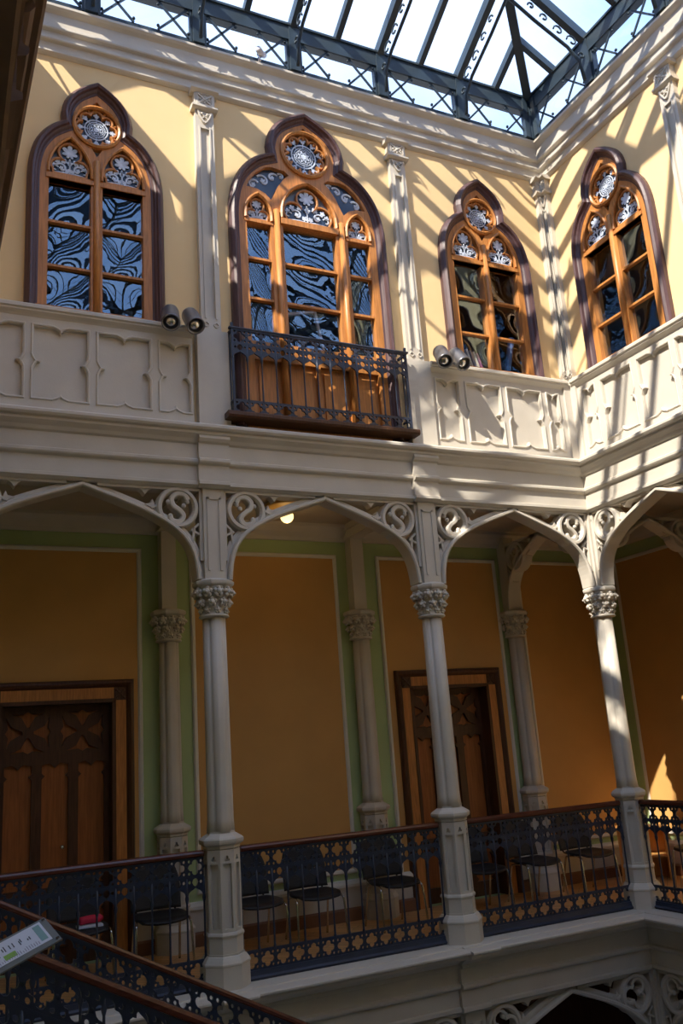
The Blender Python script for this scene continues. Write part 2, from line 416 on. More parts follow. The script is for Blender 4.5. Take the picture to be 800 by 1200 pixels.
def mouldings():
    for side, (loc, rz, xa, xb) in SIDES.items():
        for nm, prof, lb in (('trim_1', ENT, 'moulded taupe entablature above the gallery arches, %s side'), ('trim_2', LOWENT, 'moulded lip and fascia under the gallery floor, %s side'),
                             ('trim_3', COR, 'three-stepped taupe cornice under the skylight, %s side')):
            SM = ARCADEBROWN if (side == 'left' and nm == 'trim_1') else STONE
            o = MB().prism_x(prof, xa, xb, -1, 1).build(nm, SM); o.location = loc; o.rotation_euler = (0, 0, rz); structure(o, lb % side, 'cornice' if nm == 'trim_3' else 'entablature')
            if nm != 'trim_3':
                # pier strips break forward over every column
                xs = {'back': [-4.775, -2.365], 'right': [2.39, 4.78, 7.17, 9.56], 'left': [-2.39, -4.78, -7.17, -9.56], 'front': [2.4, 4.8]}[side]
                for x in xs:
                    pr = [(y-.045, z) if y < 0 else (y, z) for y, z in prof]
                    if nm == 'trim_1': pr = [p for p in pr if p[1] < 4.80]+[(-.2, 4.83), (.16, 4.83)]
                    MB().prism_x(pr, x-.155, x+.155).build('pier_break', SM, o)

# ------------------------------------------------------------------ column kit
def rf_shaft(a, r, z):
    return r*(.84+.19*abs(math.cos(2*a))**.7-.045*max(0, math.cos(8*a))**8)
def crocket_mesh():
    m = MB(); m.ball((0, -.018, 0), .026, 8, 6, (1, .8, 1))
    for k in range(5):
        a = 2*PI*k/5+.3; m.ball((.03*math.cos(a), -.005, .03*math.sin(a)), .019, 6, 5)
    m.ball((0, -.036, -.004), .011, 6, 5)
    return m.mesh('crocket', STONE)
def make_column_meshes():
    K = {}
    # octagonal base and pedestal
    R = PI/8
    b = MB(); b.lathe([(.215, -.14), (.215, .075), (.222, .08), (.222, .095), (.205, .12), (.185, .145), (.172, .15), (.172, .165)], 8, smooth=False, rot=R)
    b.lathe([(.165, .165), (.165, .29), (.172, .295), (.178, .31), (.172, .325), (.16, .335)], 8, smooth=False, rot=R)
    K['base'] = b.mesh('base', STONE)
    p = MB(); p.lathe([(.132, .33), (.132, 1.02)], 8, smooth=False, rot=R)
    hw = .148*math.tan(PI/8); ap = .15
    for k in range(8):
        q = MB(); t = foil(3, 0, .925, .014, .013, PI/2, 4)
        lanc = rect(-hw*.62, hw*.62, .36, .885)
        q.plate([rect(-hw, hw, .335, 1.0), lanc, t], -ap, -.125)
        q.move(Matrix.Rotation(k*PI/4, 4, 'Z')); p.add(q.v, q.f)
    K['pedestal'] = p.mesh('pedestal', STONE)
    r = MB(); r.lathe([(.15, 1.0), (.165, 1.01), (.165, 1.03), (.195, 1.05), (.20, 1.065), (.20, 1.085), (.185, 1.10), (.15, 1.12), (.125, 1.135), (.125, 1.15)], 8, smooth=False, rot=R)
    K['ring_moulding'] = r.mesh('ring_moulding', STONE)
    s = MB(); s.lathe([(.125, 1.14), (.117, 1.25), (.113, 2.0), (.107, 3.07)], 48, rf=rf_shaft)
    K['shaft'] = s.mesh('shaft', STONE)
    c = MB(); c.lathe([(.105, 3.05), (.14, 3.06), (.145, 3.07), (.14, 3.08), (.118, 3.09), (.115, 3.12), (.118, 3.2), (.13, 3.28), (.155, 3.33), (.165, 3.345)], 24)
    c.lathe([(.16, 3.335), (.175, 3.345), (.195, 3.36), (.20, 3.375), (.20, 3.395), (.18, 3.41), (.15, 3.42)], 8, smooth=False, rot=R)
    K['capital'] = c.mesh('capital', STONE)
    return K
KIT = make_column_meshes(); CROCK = crocket_mesh()
def column(label, loc, rz=0, group=None, name='column'):
    t = thing(name, label, 'column', loc, rz, group)
    for k, me in KIT.items():
        o = link(k, me, t)
        if k == 'capital':
            for row, (n, rr, z, s, ph) in enumerate(((10, .165, 3.29, 1.12, 0), (8, .142, 3.195, 1.0, .4), (8, .122, 3.12, .75, 0))):
                for j in range(n):
                    a = 2*PI*j/n+ph
                    link('crocket', CROCK, o, (rr*math.sin(a), -rr*math.cos(a), z), (0, 0, a), (s, s, s))
    return t

# ------------------------------------------------------------------ arcade arch with spandrel tracery
HALF = [(.110, 3.42), (.128, 3.58), (.175, 3.74), (.26, 3.872), (.40, 3.99), (.60, 4.10), (.83, 4.195), (1.03, 4.268), (1.2, 4.33)]
def arch_meshes(lower):
    K = {}
    path = smooth2(HALF, 3)
    dz = DROP+.03 if lower else 0
    def sh(p): return [(x, z+dz) for x, z in p]
    full = [(x-1.2, z) for x, z in path]+[(1.2-x, z) for x, z in reversed(path[:-1])]
    m = MB(); m.sweep(sh(full), [(.0, .09), (.0, -.05), (-.018, -.05), (-.018, -.085), (-.03, -.10), (-.05, -.10), (-.062, -.085), (-.062, .09)][::-1])
    m.sweep(sh(full), [(.03, .05), (.03, -.03), (.0, -.045), (.0, .05)])
    K['archivolt'] = m.mesh('archivolt', STONE)
    # frame strips of the spandrel, seen from the left column (x from the column axis)
    def half(fn):
        m = MB(); fn(m); return m
    def frame(m):
        m.box(.10, 1.10, -.07, .07, 4.285+dz, 4.32+dz); m.box(.10, .135, -.07, .07, 3.60+dz, 4.30+dz)
    def ring(m):
        c = (.345, 4.115+dz)
        m.sweep(circle(c[0], c[1], .178, 32), [(-.03, .06), (-.03, -.05), (-.015, -.085), (.012, -.085), (.03, -.05), (.03, .06)], True)
    def scroll(m):
        c = (.345, 4.115+dz)
        if not lower:
            S = smooth2([(.10, .075), (.07, .125), (.0, .135), (-.055, .09), (-.045, .02), (.02, -.03), (.055, -.085), (.02, -.14), (-.05, -.135), (-.075, -.095)], 4)
            m.band([(c[0]-x, c[1]+z) for x, z in S], .05, -.075, .04, ch=.35)
            for x, z in ((.095, .06), (-.07, -.085), (.06, .02), (-.09, .05)): m.ball((c[0]-x, -.05, c[1]+z), .025, 8, 6)
        else:
            f = foil(3, c[0], c[1], .075, .075, PI/2+.5, 8)
            m.band(f, .03, -.07, .04, True, ch=.35)
            m.ball((c[0]+.05, -.03, c[1]-.08), .035, 8, 6); m.ball((c[0]-.06, -.03, c[1]), .03, 8, 6); m.ball((c[0]+.02, -.03, c[1]+.08), .03, 8, 6)
    def cusps(m):
        z0 = 4.285+dz
        m.plate([[(.60, z0), (.63, z0-.02), (.655, z0-.055), (.68, z0-.02), (.71, z0)][::-1]], -.05, .05)
    def cusps2(m):
        m.plate([[(.56, 4.085+dz), (.66, 4.135+dz), (.60, 4.15+dz), (.585, 4.19+dz), (.565, 4.14+dz)]], -.05, .05)
        m.band(smooth2([(.52, 4.20+dz), (.545, 4.13+dz), (.60, 4.10+dz)], 4), .022, -.06, .05)
    def cusps3(m):
        for a, b in (((.135, 3.86+dz), (.215, 3.90+dz)), ((.20, 3.78+dz), (.185, 3.92+dz)), ((.135, 3.965+dz), (.185, 3.92+dz))):
            m.band([a, b], .022, -.055, .05)
        m.ball((.188, -.03, 3.905+dz), .024, 8, 6)
    for nm, fn in (('spandrel_frame', frame), ('spandrel_ring', ring), ('scroll', scroll), ('top_cusp', cusps), ('side_cusp', cusps2), ('leaf_cusp', cusps3)):
        a = half(fn); K[nm+'|L'] = a.mesh(nm, STONE)
        b = MB(); b.add([(-x, y, z) for x, y, z in a.v], [tuple(reversed(f)) for f in a.f])
        b.sm = a.sm[:]; K[nm+'|R'] = b.mesh(nm, STONE)
    return K
AK = {False: arch_meshes(False), True: arch_meshes(True)}
def arcade_arch(label, xl, xr, loc, rz, lower=False, group=None, name='arcade_arch', depth=1.0, sm=None):
    """arch between column axes at local x = xl and xr of a wall at loc, rz"""
    cx = (xl+xr)/2; k = (xr-xl)/2.4
    t = thing(name, label, 'arch', loc, rz, group)
    K = AK[lower]
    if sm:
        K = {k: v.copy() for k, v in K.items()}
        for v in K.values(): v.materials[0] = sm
    link('archivolt', K['archivolt'], t, (cx, 0, 0), None, (k, depth, 1))
    for s, x in (('L', xl), ('R', xr)):
        fr = link('spandrel_frame', K['spandrel_frame|'+s], t, (x, 0, 0), None, (1, depth, 1))
        r = link('spandrel_ring', K['spandrel_ring|'+s], t, (x, 0, 0), None, (1, depth, 1))
        link('scroll', K['scroll|'+s], r)
        for q in ('top_cusp', 'side_cusp', 'leaf_cusp'): link(q, K[q+'|'+s], t, (x, 0, 0), None, (1, depth, 1))
    return t
def pier(m, dz=0):
    m.box(-.105, .105, -.10, .10, 3.41+dz, 4.32+dz)
    for s in (-1, 1): m.box(s*.06-.012, s*.06+.012, -.112, -.10, 3.50+dz, 4.22+dz)
    m.box(-.072, .072, -.112, -.10, 4.20+dz, 4.225+dz); return m

# ------------------------------------------------------------------ iron balustrade kit (pitch p wide pieces, z from 0)
def balustrade_meshes(p=.152):
    K = {}
    h = p/2
    def quatre(z0, z1):
        cz = (z0+z1)/2
        hs = [foil(4, h, cz, .034, .029, 0, 6)]
        for sx in (-1, 1):
            for sz in (-1, 1): hs.append(circle(h+sx*.0525, cz+sz*.050, .0125, 8))
        m = MB().plate([rect(0, p, z0, z1)]+hs, -.009, .009)
        for sx in (0, p): m.ball((sx, 0, cz), .015, 6, 4)
        return m
    K['upper_quatrefoil'] = quatre(.80, .945).mesh('quatrefoil', IRON)
    K['lower_quatrefoil'] = quatre(.10, .25).mesh('quatrefoil', IRON)
    q = [(0, .79), (0, .63), (.008, .635), (.016, .665), (.034, .682), (.058, .694), (h, .706)]
    out = q+[(p-x, z) for x, z in reversed(q[:-1])]
    hs = [[(h+x, z) for x, z in ((0, .716), (.018, .728), (.029, .750), (.020, .775), (0, .784), (-.020, .775), (-.029, .750), (-.018, .728))]]
    for sx in (-1, 1): hs.append(circle(h+sx*.050, .752, .014, 8))
    m = MB().plate([out]+hs, -.008, .008)
    K['arch_head'] = m.mesh('arch_head', IRON)
    m = MB(); m.lathe([(.009, .24), (.016, .255), (.010, .275), (.0085, .45), (.0085, .62), (.014, .64), (.017, .655), (.012, .675), (.010, .79)], 8)
    K['baluster'] = m.mesh('baluster', IRON)
    return K
BK = balustrade_meshes()
RAILP = [(-.035, .965), (-.038, .985), (-.03, 1.0), (-.015, 1.008), (.015, 1.008), (.03, 1.0), (.038, .985), (.035, .965), (.022, .955), (-.022, .955)]
def balustrade(label, length, loc, rz, n=None, group=None, rail=True, name='balustrade', slope=0, zoff=0, cat='balustrade', base=True, rmat=None, prof=None, lo=-.13):
    """runs from local x=0 to length"""
    n = n or max(1, round(length/.152)); p = length/n; k = p/.152; zs = (.55-lo)/.55
    t = thing(name, label, cat, loc, rz, group)
    S = Matrix(((1, 0, 0, 0), (0, 1, 0, 0), (slope, 0, 1, 0), (0, 0, 0, 1)))
    def part(nm, m, mt):
        m.move(S); return m.build(nm, mt, t)
    if rail:
        part('handrail', MB().prism_x([(y, z) for y, z in (prof or RAILP)], 0, length), rmat or MAHOG)
    m = MB().box(0, length, -.016, .016, .935, .956); part('top_bar', m, IRON)
    part('middle_bar', MB().box(0, length, -.010, .010, .785, .800), IRON)
    part('lower_bar', MB().box(0, length, -.010, .010, .248+lo, .262+lo), IRON)
    if base: part('base_rail', MB().prism_x([(y, z+lo) for y, z in ((-.03, .015), (-.05, .045), (-.03, .06), (-.022, .10), (.022, .10), (.03, .06), (.05, .045), (.03, .015))], 0, length), IRON)
    else: part('base_rail', MB().box(0, length, -.014, .014, .085+lo, .10+lo), IRON)
    if slope:
        src = {}
        for q in ('upper_quatrefoil', 'lower_quatrefoil', 'arch_head'):
            me = BK[q].copy()
            for v in me.vertices: v.co.z += slope*v.co.x*k
            src[q] = me
    else: src = BK
    for i in range(n):
        x = i*p; z = slope*x
        for q, nm in (('upper_quatrefoil', 'quatrefoil'), ('lower_quatrefoil', 'quatrefoil'), ('arch_head', 'arch_head')):
            link(nm, src[q], t, (x, 0, z+(lo if q == 'lower_quatrefoil' else 0)), None, (k, 1, 1))
        link('baluster', BK['baluster'], t, (x, 0, z+.79*(1-zs)), None, (1, 1, zs))
    link('baluster', BK['baluster'], t, (length, 0, slope*length+.79*(1-zs)), None, (1, 1, zs))
    return t

# ------------------------------------------------------------------ windows
def pane_mesh(x0, x1, z0, z1, bulge=.012, n=8):
    vs = []; fs = []
    for i in range(n+1):
        for j in range(n+1):
            u = i/n*2-1; v = j/n*2-1
            vs.append((x0+(x1-x0)*i/n, bulge*(1-u*u)*(1-v*v)*random.choice((1, 1)), z0+(z1-z0)*j/n))
    for i in range(n):
        for j in range(n):
            a = i*(n+1)+j; fs.append((a, a+n+1, a+n+2, a+1))
    m = MB(); m.add(vs, fs, True); return m
def leaf(m, cx, cz, s, a=PI/2, y0=-.012, y1=-.006, k=5):
    """rounded lobed leaf outline, longest lobe along a"""
    out = []
    for i in range(12*k):
        t = 2*PI*i/(12*k)
        r = s*(.45+.55*abs(math.cos(k*t/2))**.7)*(.80+.20*math.cos(t))
        out.append((cx+r*math.cos(t+a), cz+r*math.sin(t+a)))
    m.plate([out], y0, y1)
def curl(m, cx, cz, s, flip=1, y0=-.012, y1=-.006, wd=.014):
    pts = [(cx+flip*s*(1-.8*t)*math.cos(4.6*t+.6), cz+s*(1-.8*t)*math.sin(4.6*t+.6)) for t in [i/12 for i in range(13)]]
    m.band(pts, wd, y0, y1)
def ornament_head(cx, z0, hw, h):
    m = MB()
    leaf(m, cx, z0+h*.66, h*.245, k=7)
    m.band([(cx, z0+.02), (cx, z0+h*.5)], .016, -.012, -.006)
    leaf(m, cx, z0+h*.36, h*.10, k=5)
    for s in (-1, 1):
        leaf(m, cx+s*hw*.27, z0+h*.40, h*.10, PI/2-s*.8)
        curl(m, cx+s*hw*.40, z0+h*.20, h*.15, s, wd=.020); leaf(m, cx+s*hw*.40, z0+h*.20, h*.07, PI/2-s*.5)
        curl(m, cx+s*hw*.72, z0+h*.16, h*.10, -s, wd=.017); leaf(m, cx+s*hw*.74, z0+h*.26, h*.075, PI/2-s*.3)
        leaf(m, cx+s*hw*.13, z0+h*.13, h*.085, PI/2+s*.6); leaf(m, cx+s*hw*.58, z0+h*.36, h*.085, PI/2-s*.5)
        m.band([(cx, z0+.022), (cx+s*hw*.3, z0+.035), (cx+s*hw*.78, z0+.02)], .014, -.012, -.006)
    return m
def rose(r, cz, k):
    m = MB()
    for q, wd in ((.60, .055), (.47, .03), (.20, .03)): m.band(circle(0, cz, r*q, 32), r*wd*1.2, -.012, -.006, True)
    m.band(foil(8, 0, cz, r*.27, r*.12, PI/8, 5), r*.035, -.012, -.006, True)
    m.plate([foil(6, 0, cz, r*.09, r*.06)], -.012, -.006)
    for i in range(8):
        a = 2*PI*i/8; m.plate([circle(r*.27*math.cos(a+PI/8), cz+r*.27*math.sin(a+PI/8), r*.05, 8)], -.012, -.006)
        m.band([(r*.40*math.cos(a), cz+r*.40*math.sin(a)), (r*.58*math.cos(a), cz+r*.58*math.sin(a))], r*.035, -.012, -.006)
    for i in range(k):
        a = PI/2+2*PI*i/k
        leaf(m, r*.82*math.cos(a), cz+r*.82*math.sin(a), r*.19, a)
        m.band([(r*.6*math.cos(a), cz+r*.6*math.sin(a)), (r*.75*math.cos(a), cz+r*.75*math.sin(a))], r*.05, -.012, -.006)
    return m
HOODP = [(-.02, .02), (-.02, -.075), (.0, -.105), (.022, -.125), (.045, -.115), (.055, -.085), (.07, -.075), (.085, -.055), (.10, -.05), (.112, -.02), (.112, .05)]
def foil_head(cx, z0, hw, h):
    """three-lobed outline: two low side lobes and a tall top lobe, flat bottom"""
    tl = arc(cx, z0+h*.62, h*.27, math.radians(-48), math.radians(90), 7)
    sl = arc(cx+hw*.52, z0+h*.24, hw*.40, math.radians(-38), math.radians(112), 7)
    R = [(cx+hw*.80, z0+.004)]+sl+tl
    return R+[(2*cx-x, z) for x, z in reversed(R[:-1])]
def frame_parts(root, small):
    hp = hood_path(small)
    MB().sweep(hp, HOODP).build('outer_frame', PURPLE, root)
    inner = inset(hp, .10)
    return inner
def small_window(name, label, loc, rz):
    t = sroot(name, label, 'window', loc, rz)
    inner = frame_parts(t, True)
    inner = [(x, max(z, 6.0)) for x, z in inner]
    holes = []; ya, yb = -.045, .06
    for s in (-1, 1):
        cx = s*.262; x0, x1 = cx-.205, cx+.205
        holes.append(rect(x0, x1, 6.06, 7.455))
        holes.append(gothic(x0, x1, 7.525, 7.56, 7.955, 8))
    holes.append(circle(0, 8.155, .222, 32))
    holes.append([(-.055, 7.90), (0, 7.80), (.055, 7.90)])
    holes.append([(-.06, 8.405), (.06, 8.405), (0, 8.47)])
    MB().plate([inner]+holes, ya, yb).build('tracery_frame', WOOD, t)
    md = MB()
    for s in (-1, 1):
        cx = s*.262; x0, x1 = cx-.205, cx+.205
        g = gothic(x0, x1, 7.525, 7.56, 7.955, 8)
        md.sweep(g[1:]+[g[0]], [(-.022, ya-.001), (-.022, ya-.016), (-.008, ya-.024), (.006, ya-.016), (.006, ya-.001)])
    md.sweep(circle(0, 8.155, .232, 36), [(-.02, ya-.001), (-.02, ya-.02), (0, ya-.032), (.016, ya-.02), (.016, ya-.001)], True)
    md.build('tracery_bead', WOOD, t)
    MB().tube([(0, -.05, 6.0), (0, -.05, 7.74)], .034, 10).build('mullion', WOOD, t)
    MB().box(-.575, .575, -.06, .06, 6.0, 6.05).build('bottom_rail', WOOD, t)
    for s in (-1, 1):
        cx = s*.262; x0, x1 = cx-.212, cx+.212
        zz = [6.05, 6.5, 6.985, 7.465]
        for i in range(3):
            pane_mesh(x0, x1, zz[i], zz[i+1], random.choice((.012, .016, .02))).build('pane', GLASS, t, (0, .02, 0))
        for z in zz[1:3]: MB().box(x0, x1, -.03, .03, z-.013, z+.013).build('glazing_bar', WOOD, t)
        MB().box(x0-.02, x1+.02, -.062, .04, 7.455, 7.50).build('transom', WOOD, t)
        g = gothic(cx-.205, cx+.205, 7.525, 7.56, 7.955, 8)
        MB().plate([gothic(cx-.21, cx+.21, 7.515, 7.56, 7.965, 8)], .012, .02).build('head_pane', GREYGLASS, t)
        fh = foil_head(cx, 7.535, .20, .415)
        m = MB(); m.band(fh, .022, -.03, .02, True); m.build('trefoil', WOOD, t)
        MB().plate([inset(fh+[fh[0]], .0)[:-1]], .006, .012).build('dark_pane', GLASSDARK, t)
        ornament_head(cx, 7.535, .20, .40).build('etched_leaf', ETCH, t)
    MB().plate([circle(0, 8.155, .225, 32)], .012, .02).build('rose_pane', GLASSDARK, t)
    m = MB(); m.band(foil(8, 0, 8.155, .145, .062, PI/2, 6), .02, -.035, .02, True)
    for i in range(8):
        a = PI/8+2*PI*i/8; m.band([(.175*math.cos(a), 8.155+.175*math.sin(a)), (.225*math.cos(a), 8.155+.225*math.sin(a))], .022, -.03, .02)
    m.build('rose_foils', WOOD, t)
    rose(.195, 8.155, 8).build('etched_rose', ETCH, t)
    MB().plate([[(-.07, 7.92), (0, 7.79), (.07, 7.92)]], .012, .02).build('head_pane', GREYGLASS, t)
    MB().plate([[(-.07, 8.40), (.07, 8.40), (0, 8.48)]], .012, .02).build('head_pane', GREYGLASS, t)
    return t
def large_window(name, label, loc, rz):
    t = sroot(name, label, 'window', loc, rz)
    inner = frame_parts(t, False); ya, yb = -.045, .06
    LX = [(-.755, -.475), (-.325, .325), (.475, .755)]
    holes = []
    for i, (x0, x1) in enumerate(LX):
        if i == 1:
            holes += [rect(x0, x1, 5.99, 7.455), gothic(x0, x1, 7.54, 7.60, 8.035, 8)]
        else:
            holes += [rect(x0, x1, 5.99, 7.415), gothic(x0, x1, 7.46, 7.53, 7.765, 6)]
    sp = [(-.42, 8.175), (-.50, 8.155), (-.62, 8.06), (-.70, 7.95), (-.735, 7.86), (-.62, 7.855), (-.52, 7.815), (-.45, 7.745), (-.42, 7.80), (-.36, 7.94), (-.28, 8.06), (-.22, 8.115), (-.27, 8.16)]
    holes += [sp[::-1], mirror(sp)]
    holes.append(circle(0, 8.44, .272, 36)); holes.append([(-.06, 8.735), (.06, 8.735), (0, 8.80)])
    for i, (x0, x1) in enumerate(((-.735, -.43), (-.38, -.02), (.02, .38), (.43, .735))):
        holes.append(rect(x0, x1, 5.08, 5.78))
    MB().plate([inner]+holes, ya, yb).build('tracery_frame', WOOD, t)
    for i, (x0, x1) in enumerate(((-.735, -.43), (-.38, -.02), (.02, .38), (.43, .735))):
        m = MB(); m.box(x0-.01, x1+.01, .0, .05, 5.07, 5.79); m.box(x0+.05, x1-.05, -.02, .0, 5.14, 5.72)
        m.build('door_panel', WOOD, t)
    md = MB()
    for i, (x0, x1) in enumerate(LX):
        g = gothic(x0, x1, 7.54, 7.60, 8.035, 8) if i == 1 else gothic(x0, x1, 7.46, 7.53, 7.765, 6)
        md.sweep(g[1:]+[g[0]], [(-.03, ya-.001), (-.03, ya-.02), (-.012, ya-.034), (.006, ya-.016), (.006, ya-.001)])
    md.sweep(circle(0, 8.44, .285, 40), [(-.024, ya-.001), (-.024, ya-.022), (0, ya-.036), (.02, ya-.02), (.02, ya-.001)], True)
    md.build('tracery_bead', WOOD, t)
    for s in (-1, 1):
        MB().tube([(s*.40, -.05, 5.05), (s*.40, -.05, 7.62)], .036, 10).build('mullion', WOOD, t)
    for i, (x0, x1) in enumerate(LX):
        zt = 7.46 if i == 1 else 7.42
        zz = [5.98, 6.5, 6.985, zt]
        for k in range(3):
            pane_mesh(x0-.005, x1+.005, zz[k], zz[k+1], random.choice((.014, .018))).build('pane', GLASS, t, (0, .02, 0))
        for z in zz[1:3]: MB().box(x0, x1, -.03, .03, z-.014, z+.014).build('glazing_bar', WOOD, t)
        MB().box(x0-.03, x1+.03, -.075 if i == 1 else -.055, .04, zt-.002, zt+(.07 if i == 1 else .03)).build('transom', WOOD, t)
        cx = (x0+x1)/2; hw = (x1-x0)/2
        z0, h = (7.54, .485) if i == 1 else (7.46, .295)
        g = gothic(x0-.004, x1+.004, z0-.01, z0+.06, z0+h+.015, 8)
        MB().plate([g], .012, .02).build('head_pane', GREYGLASS, t)
        fh = foil_head(cx, z0+.008, hw, h)
        MB().band(fh, .022, -.03, .02, True).build('trefoil', WOOD, t)
        MB().plate([fh], .006, .012).build('dark_pane', GLASSDARK, t)
        ornament_head(cx, z0+.008, hw, h).build('etched_leaf', ETCH, t)
    for q in (sp, mirror(sp)):
        s = -1 if q is sp else 1
        MB().plate([q], .012, .02).build('dark_pane', GLASSDARK, t)
        m = MB()
        for k, (x, z, r) in enumerate(((.64, 7.93, .075), (.52, 8.0, .085), (.40, 8.07, .07), (.30, 8.11, .045))):
            curl(m, s*x, z, r, s if k % 2 else -s, .0, .012, .024); leaf(m, s*x, z, r*.45, 1+k, .0, .012)
        m.build('etched_scroll', ETCH, t)
    MB().plate([circle(0, 8.44, .276, 36)], .012, .02).build('rose_pane', GLASSDARK, t)
    m = MB(); m.band(foil(10, 0, 8.44, .195, .062, PI/2, 6), .022, -.035, .02, True)
    for i in range(10):
        a = PI/10+2*PI*i/10; m.band([(.215*math.cos(a), 8.44+.215*math.sin(a)), (.275*math.cos(a), 8.44+.275*math.sin(a))], .022, -.03, .02)
    m.build('rose_foils', WOOD, t)
    rose(.25, 8.44, 10).build('etched_rose', ETCH, t)
    MB().plate([[(-.07, 8.73), (.07, 8.73), (0, 8.81)]], .012, .02).build('head_pane', GREYGLASS, t)
    return t

# ------------------------------------------------------------------ parapets with blind tracery panels
def cusped(x0, x1, z0, z1, d=.06):
    """rectangle whose four sides carry an inward ogee cusp at the middle"""
    cx = (x0+x1)/2; cz = (z0+z1)/2; e = .075; g = .012
    top = [(cx+e, z1), (cx+e*.45, z1-d*.28), (cx+g, z1-d*.55), (cx, z1-d), (cx-g, z1-d*.55), (cx-e*.45, z1-d*.28), (cx-e, z1)]
    e2 = .07
    left = [(x0, cz+e2), (x0+d*.28, cz+e2*.45), (x0+d*.5, cz+g), (x0+d, cz), (x0+d*.5, cz-g), (x0+d*.28, cz-e2*.45), (x0, cz-e2)]
    bot = [(2*cx-x, 2*cz-z) for x, z in top]; right = [(2*cx-x, 2*cz-z) for x, z in left]
    return [(x1, z1)]+top+[(x0, z1)]+left+[(x0, z0)]+bot+[(x1, z0)]+right
def parapet(label, xa, xb, panels, loc, rz, ma=0, mb=0):
    t = thing('parapet', label, 'parapet', loc, rz, None)
    y0 = -.085
    MB().plate([rect(xa, xb, 4.975, 5.9)]+[cusped(a, b, 5.09, 5.80) for a, b in panels], y0, -.045).build('tracery_face', STONE, t)
    MB().box(xa, xb, -.045, -.02, 4.975, 5.9).build('back_board', STONE, t)
    for a, b in panels:
        c = cusped(a-.004, b+.004, 5.086, 5.804)
        MB().sweep(c, [(-.002, y0), (-.002, y0-.012), (-.014, y0-.016), (-.022, y0-.008), (-.022, y0)], True).build('panel_moulding', STONE, t)
    MB().prism_x([(y, z) for y, z in SILL], xa, xb, ma, mb).build('coping', STONE, t)
    return t
def pilaster(label, x, loc, rz, hw=.105, group=None, pier_hw=.165, low=True):
    t = thing('pilaster', label, 'pilaster', loc, rz, group)
    y = -.085
    m = MB(); m.plate([rect(x-hw, x+hw, 6.0, 8.90), rect(x-hw*.52, x+hw*.52, 6.16, 8.44)], y, -.055); m.box(x-hw, x+hw, -.055, -.015, 6.0, 8.9)
    for s in (-1, 1): m.box(x+s*hw*.55-.008, x+s*hw*.55+.008, y-.012, y, 6.14, 8.46)
    m.build('shaft', STONE, t)
    m = MB()
    m.box(x-hw-.012, x+hw+.012, y-.02, -.01, 8.70, 8.90); m.prism_x([(-.01, 8.66), (y-.02, 8.66), (y-.05, 8.68), (y-.05, 8.70), (y-.02, 8.715), (-.01, 8.715)], x-hw-.04, x+hw+.04)
    m.prism_x([(-.01, 8.865), (y-.02, 8.865), (y-.07, 8.89), (y-.075, 8.915), (-.01, 8.92)], x-hw-.05, x+hw+.05)
    m.build('capital', STONE, t)
    m = MB(); q = hw*.75
    for s in (-1, 1): m.band([(x-q, 8.79-s*.062), (x+q, 8.79+s*.062)], .02, y-.035, y-.02)
    m.plate([rect(x-q-.012, x+q+.012, 8.715, 8.865), rect(x-q, x+q, 8.727, 8.853)], y-.033, y-.02)
    m.ball((x, y-.022, 8.79), .024, 8, 6)
    for s in (-1, 1): m.ball((x+s*.05, y-.02, 8.79), .018, 6, 4); m.ball((x, y-.02, 8.79+s*.04), .018, 6, 4)
    m.band(smooth2([(x-q, 8.64), (x-q*.6, 8.56), (x, 8.50), (x+q*.6, 8.56), (x+q, 8.64)], 4), .018, y-.025, y)
    for s in (-1, 1): m.band([(x+s*q, 8.64), (x-s*q*.4, 8.555)], .016, y-.02, y); m.ball((x+s*.03, y-.01, 8.61), .018, 6, 4)
    m.build('carving', STONE, t)
    for s in (-1, 1): MB().band(foil(4, x+s*hw*.5, 6.075, .013, .014, 0, 4), .01, y-.012, y, True).build('quatrefoil', STONE, t)
    if low: MB().box(x-pier_hw, x+pier_hw, -.115, -.015, 4.97, 6.0).build('pedestal', STONE, t)
    return t

# ------------------------------------------------------------------ gallery details
def wall_panel(root_name, loc, rz, x0, x1, z0, z1, parent, label=None):
    d = [c for c in (-5.92, -1.07) if x0 < c < x1 and parent.name == 'wall_back']
    out = [(x0, z0), (x1, z0), (x1, z1), (x0, z1)]
    if d:
        c = d[0]; out = [(x0, FZ), (c-.70, FZ), (c-.70, 2.58), (c+.70, 2.58), (c+.70, FZ), (x1, FZ), (x1, z1), (x0, z1)]
    o = MB().plate([out], 1.838, 1.852).build('wall_panel', ORANGE, parent)
    pr = [(-.045, 1.85), (-.045, 1.835), (-.03, 1.815), (-.008, 1.82), (.008, 1.835), (.008, 1.85)]
    if d: MB().sweep([(x1, FZ), (x1, z1), (x0, z1), (x0, FZ)], pr).build('panel_moulding', WHITE, parent)
    else: MB().sweep([(x0, z0), (x1, z0), (x1, z1), (x0, z1)], pr, True).build('panel_moulding', WHITE, parent)
    return o
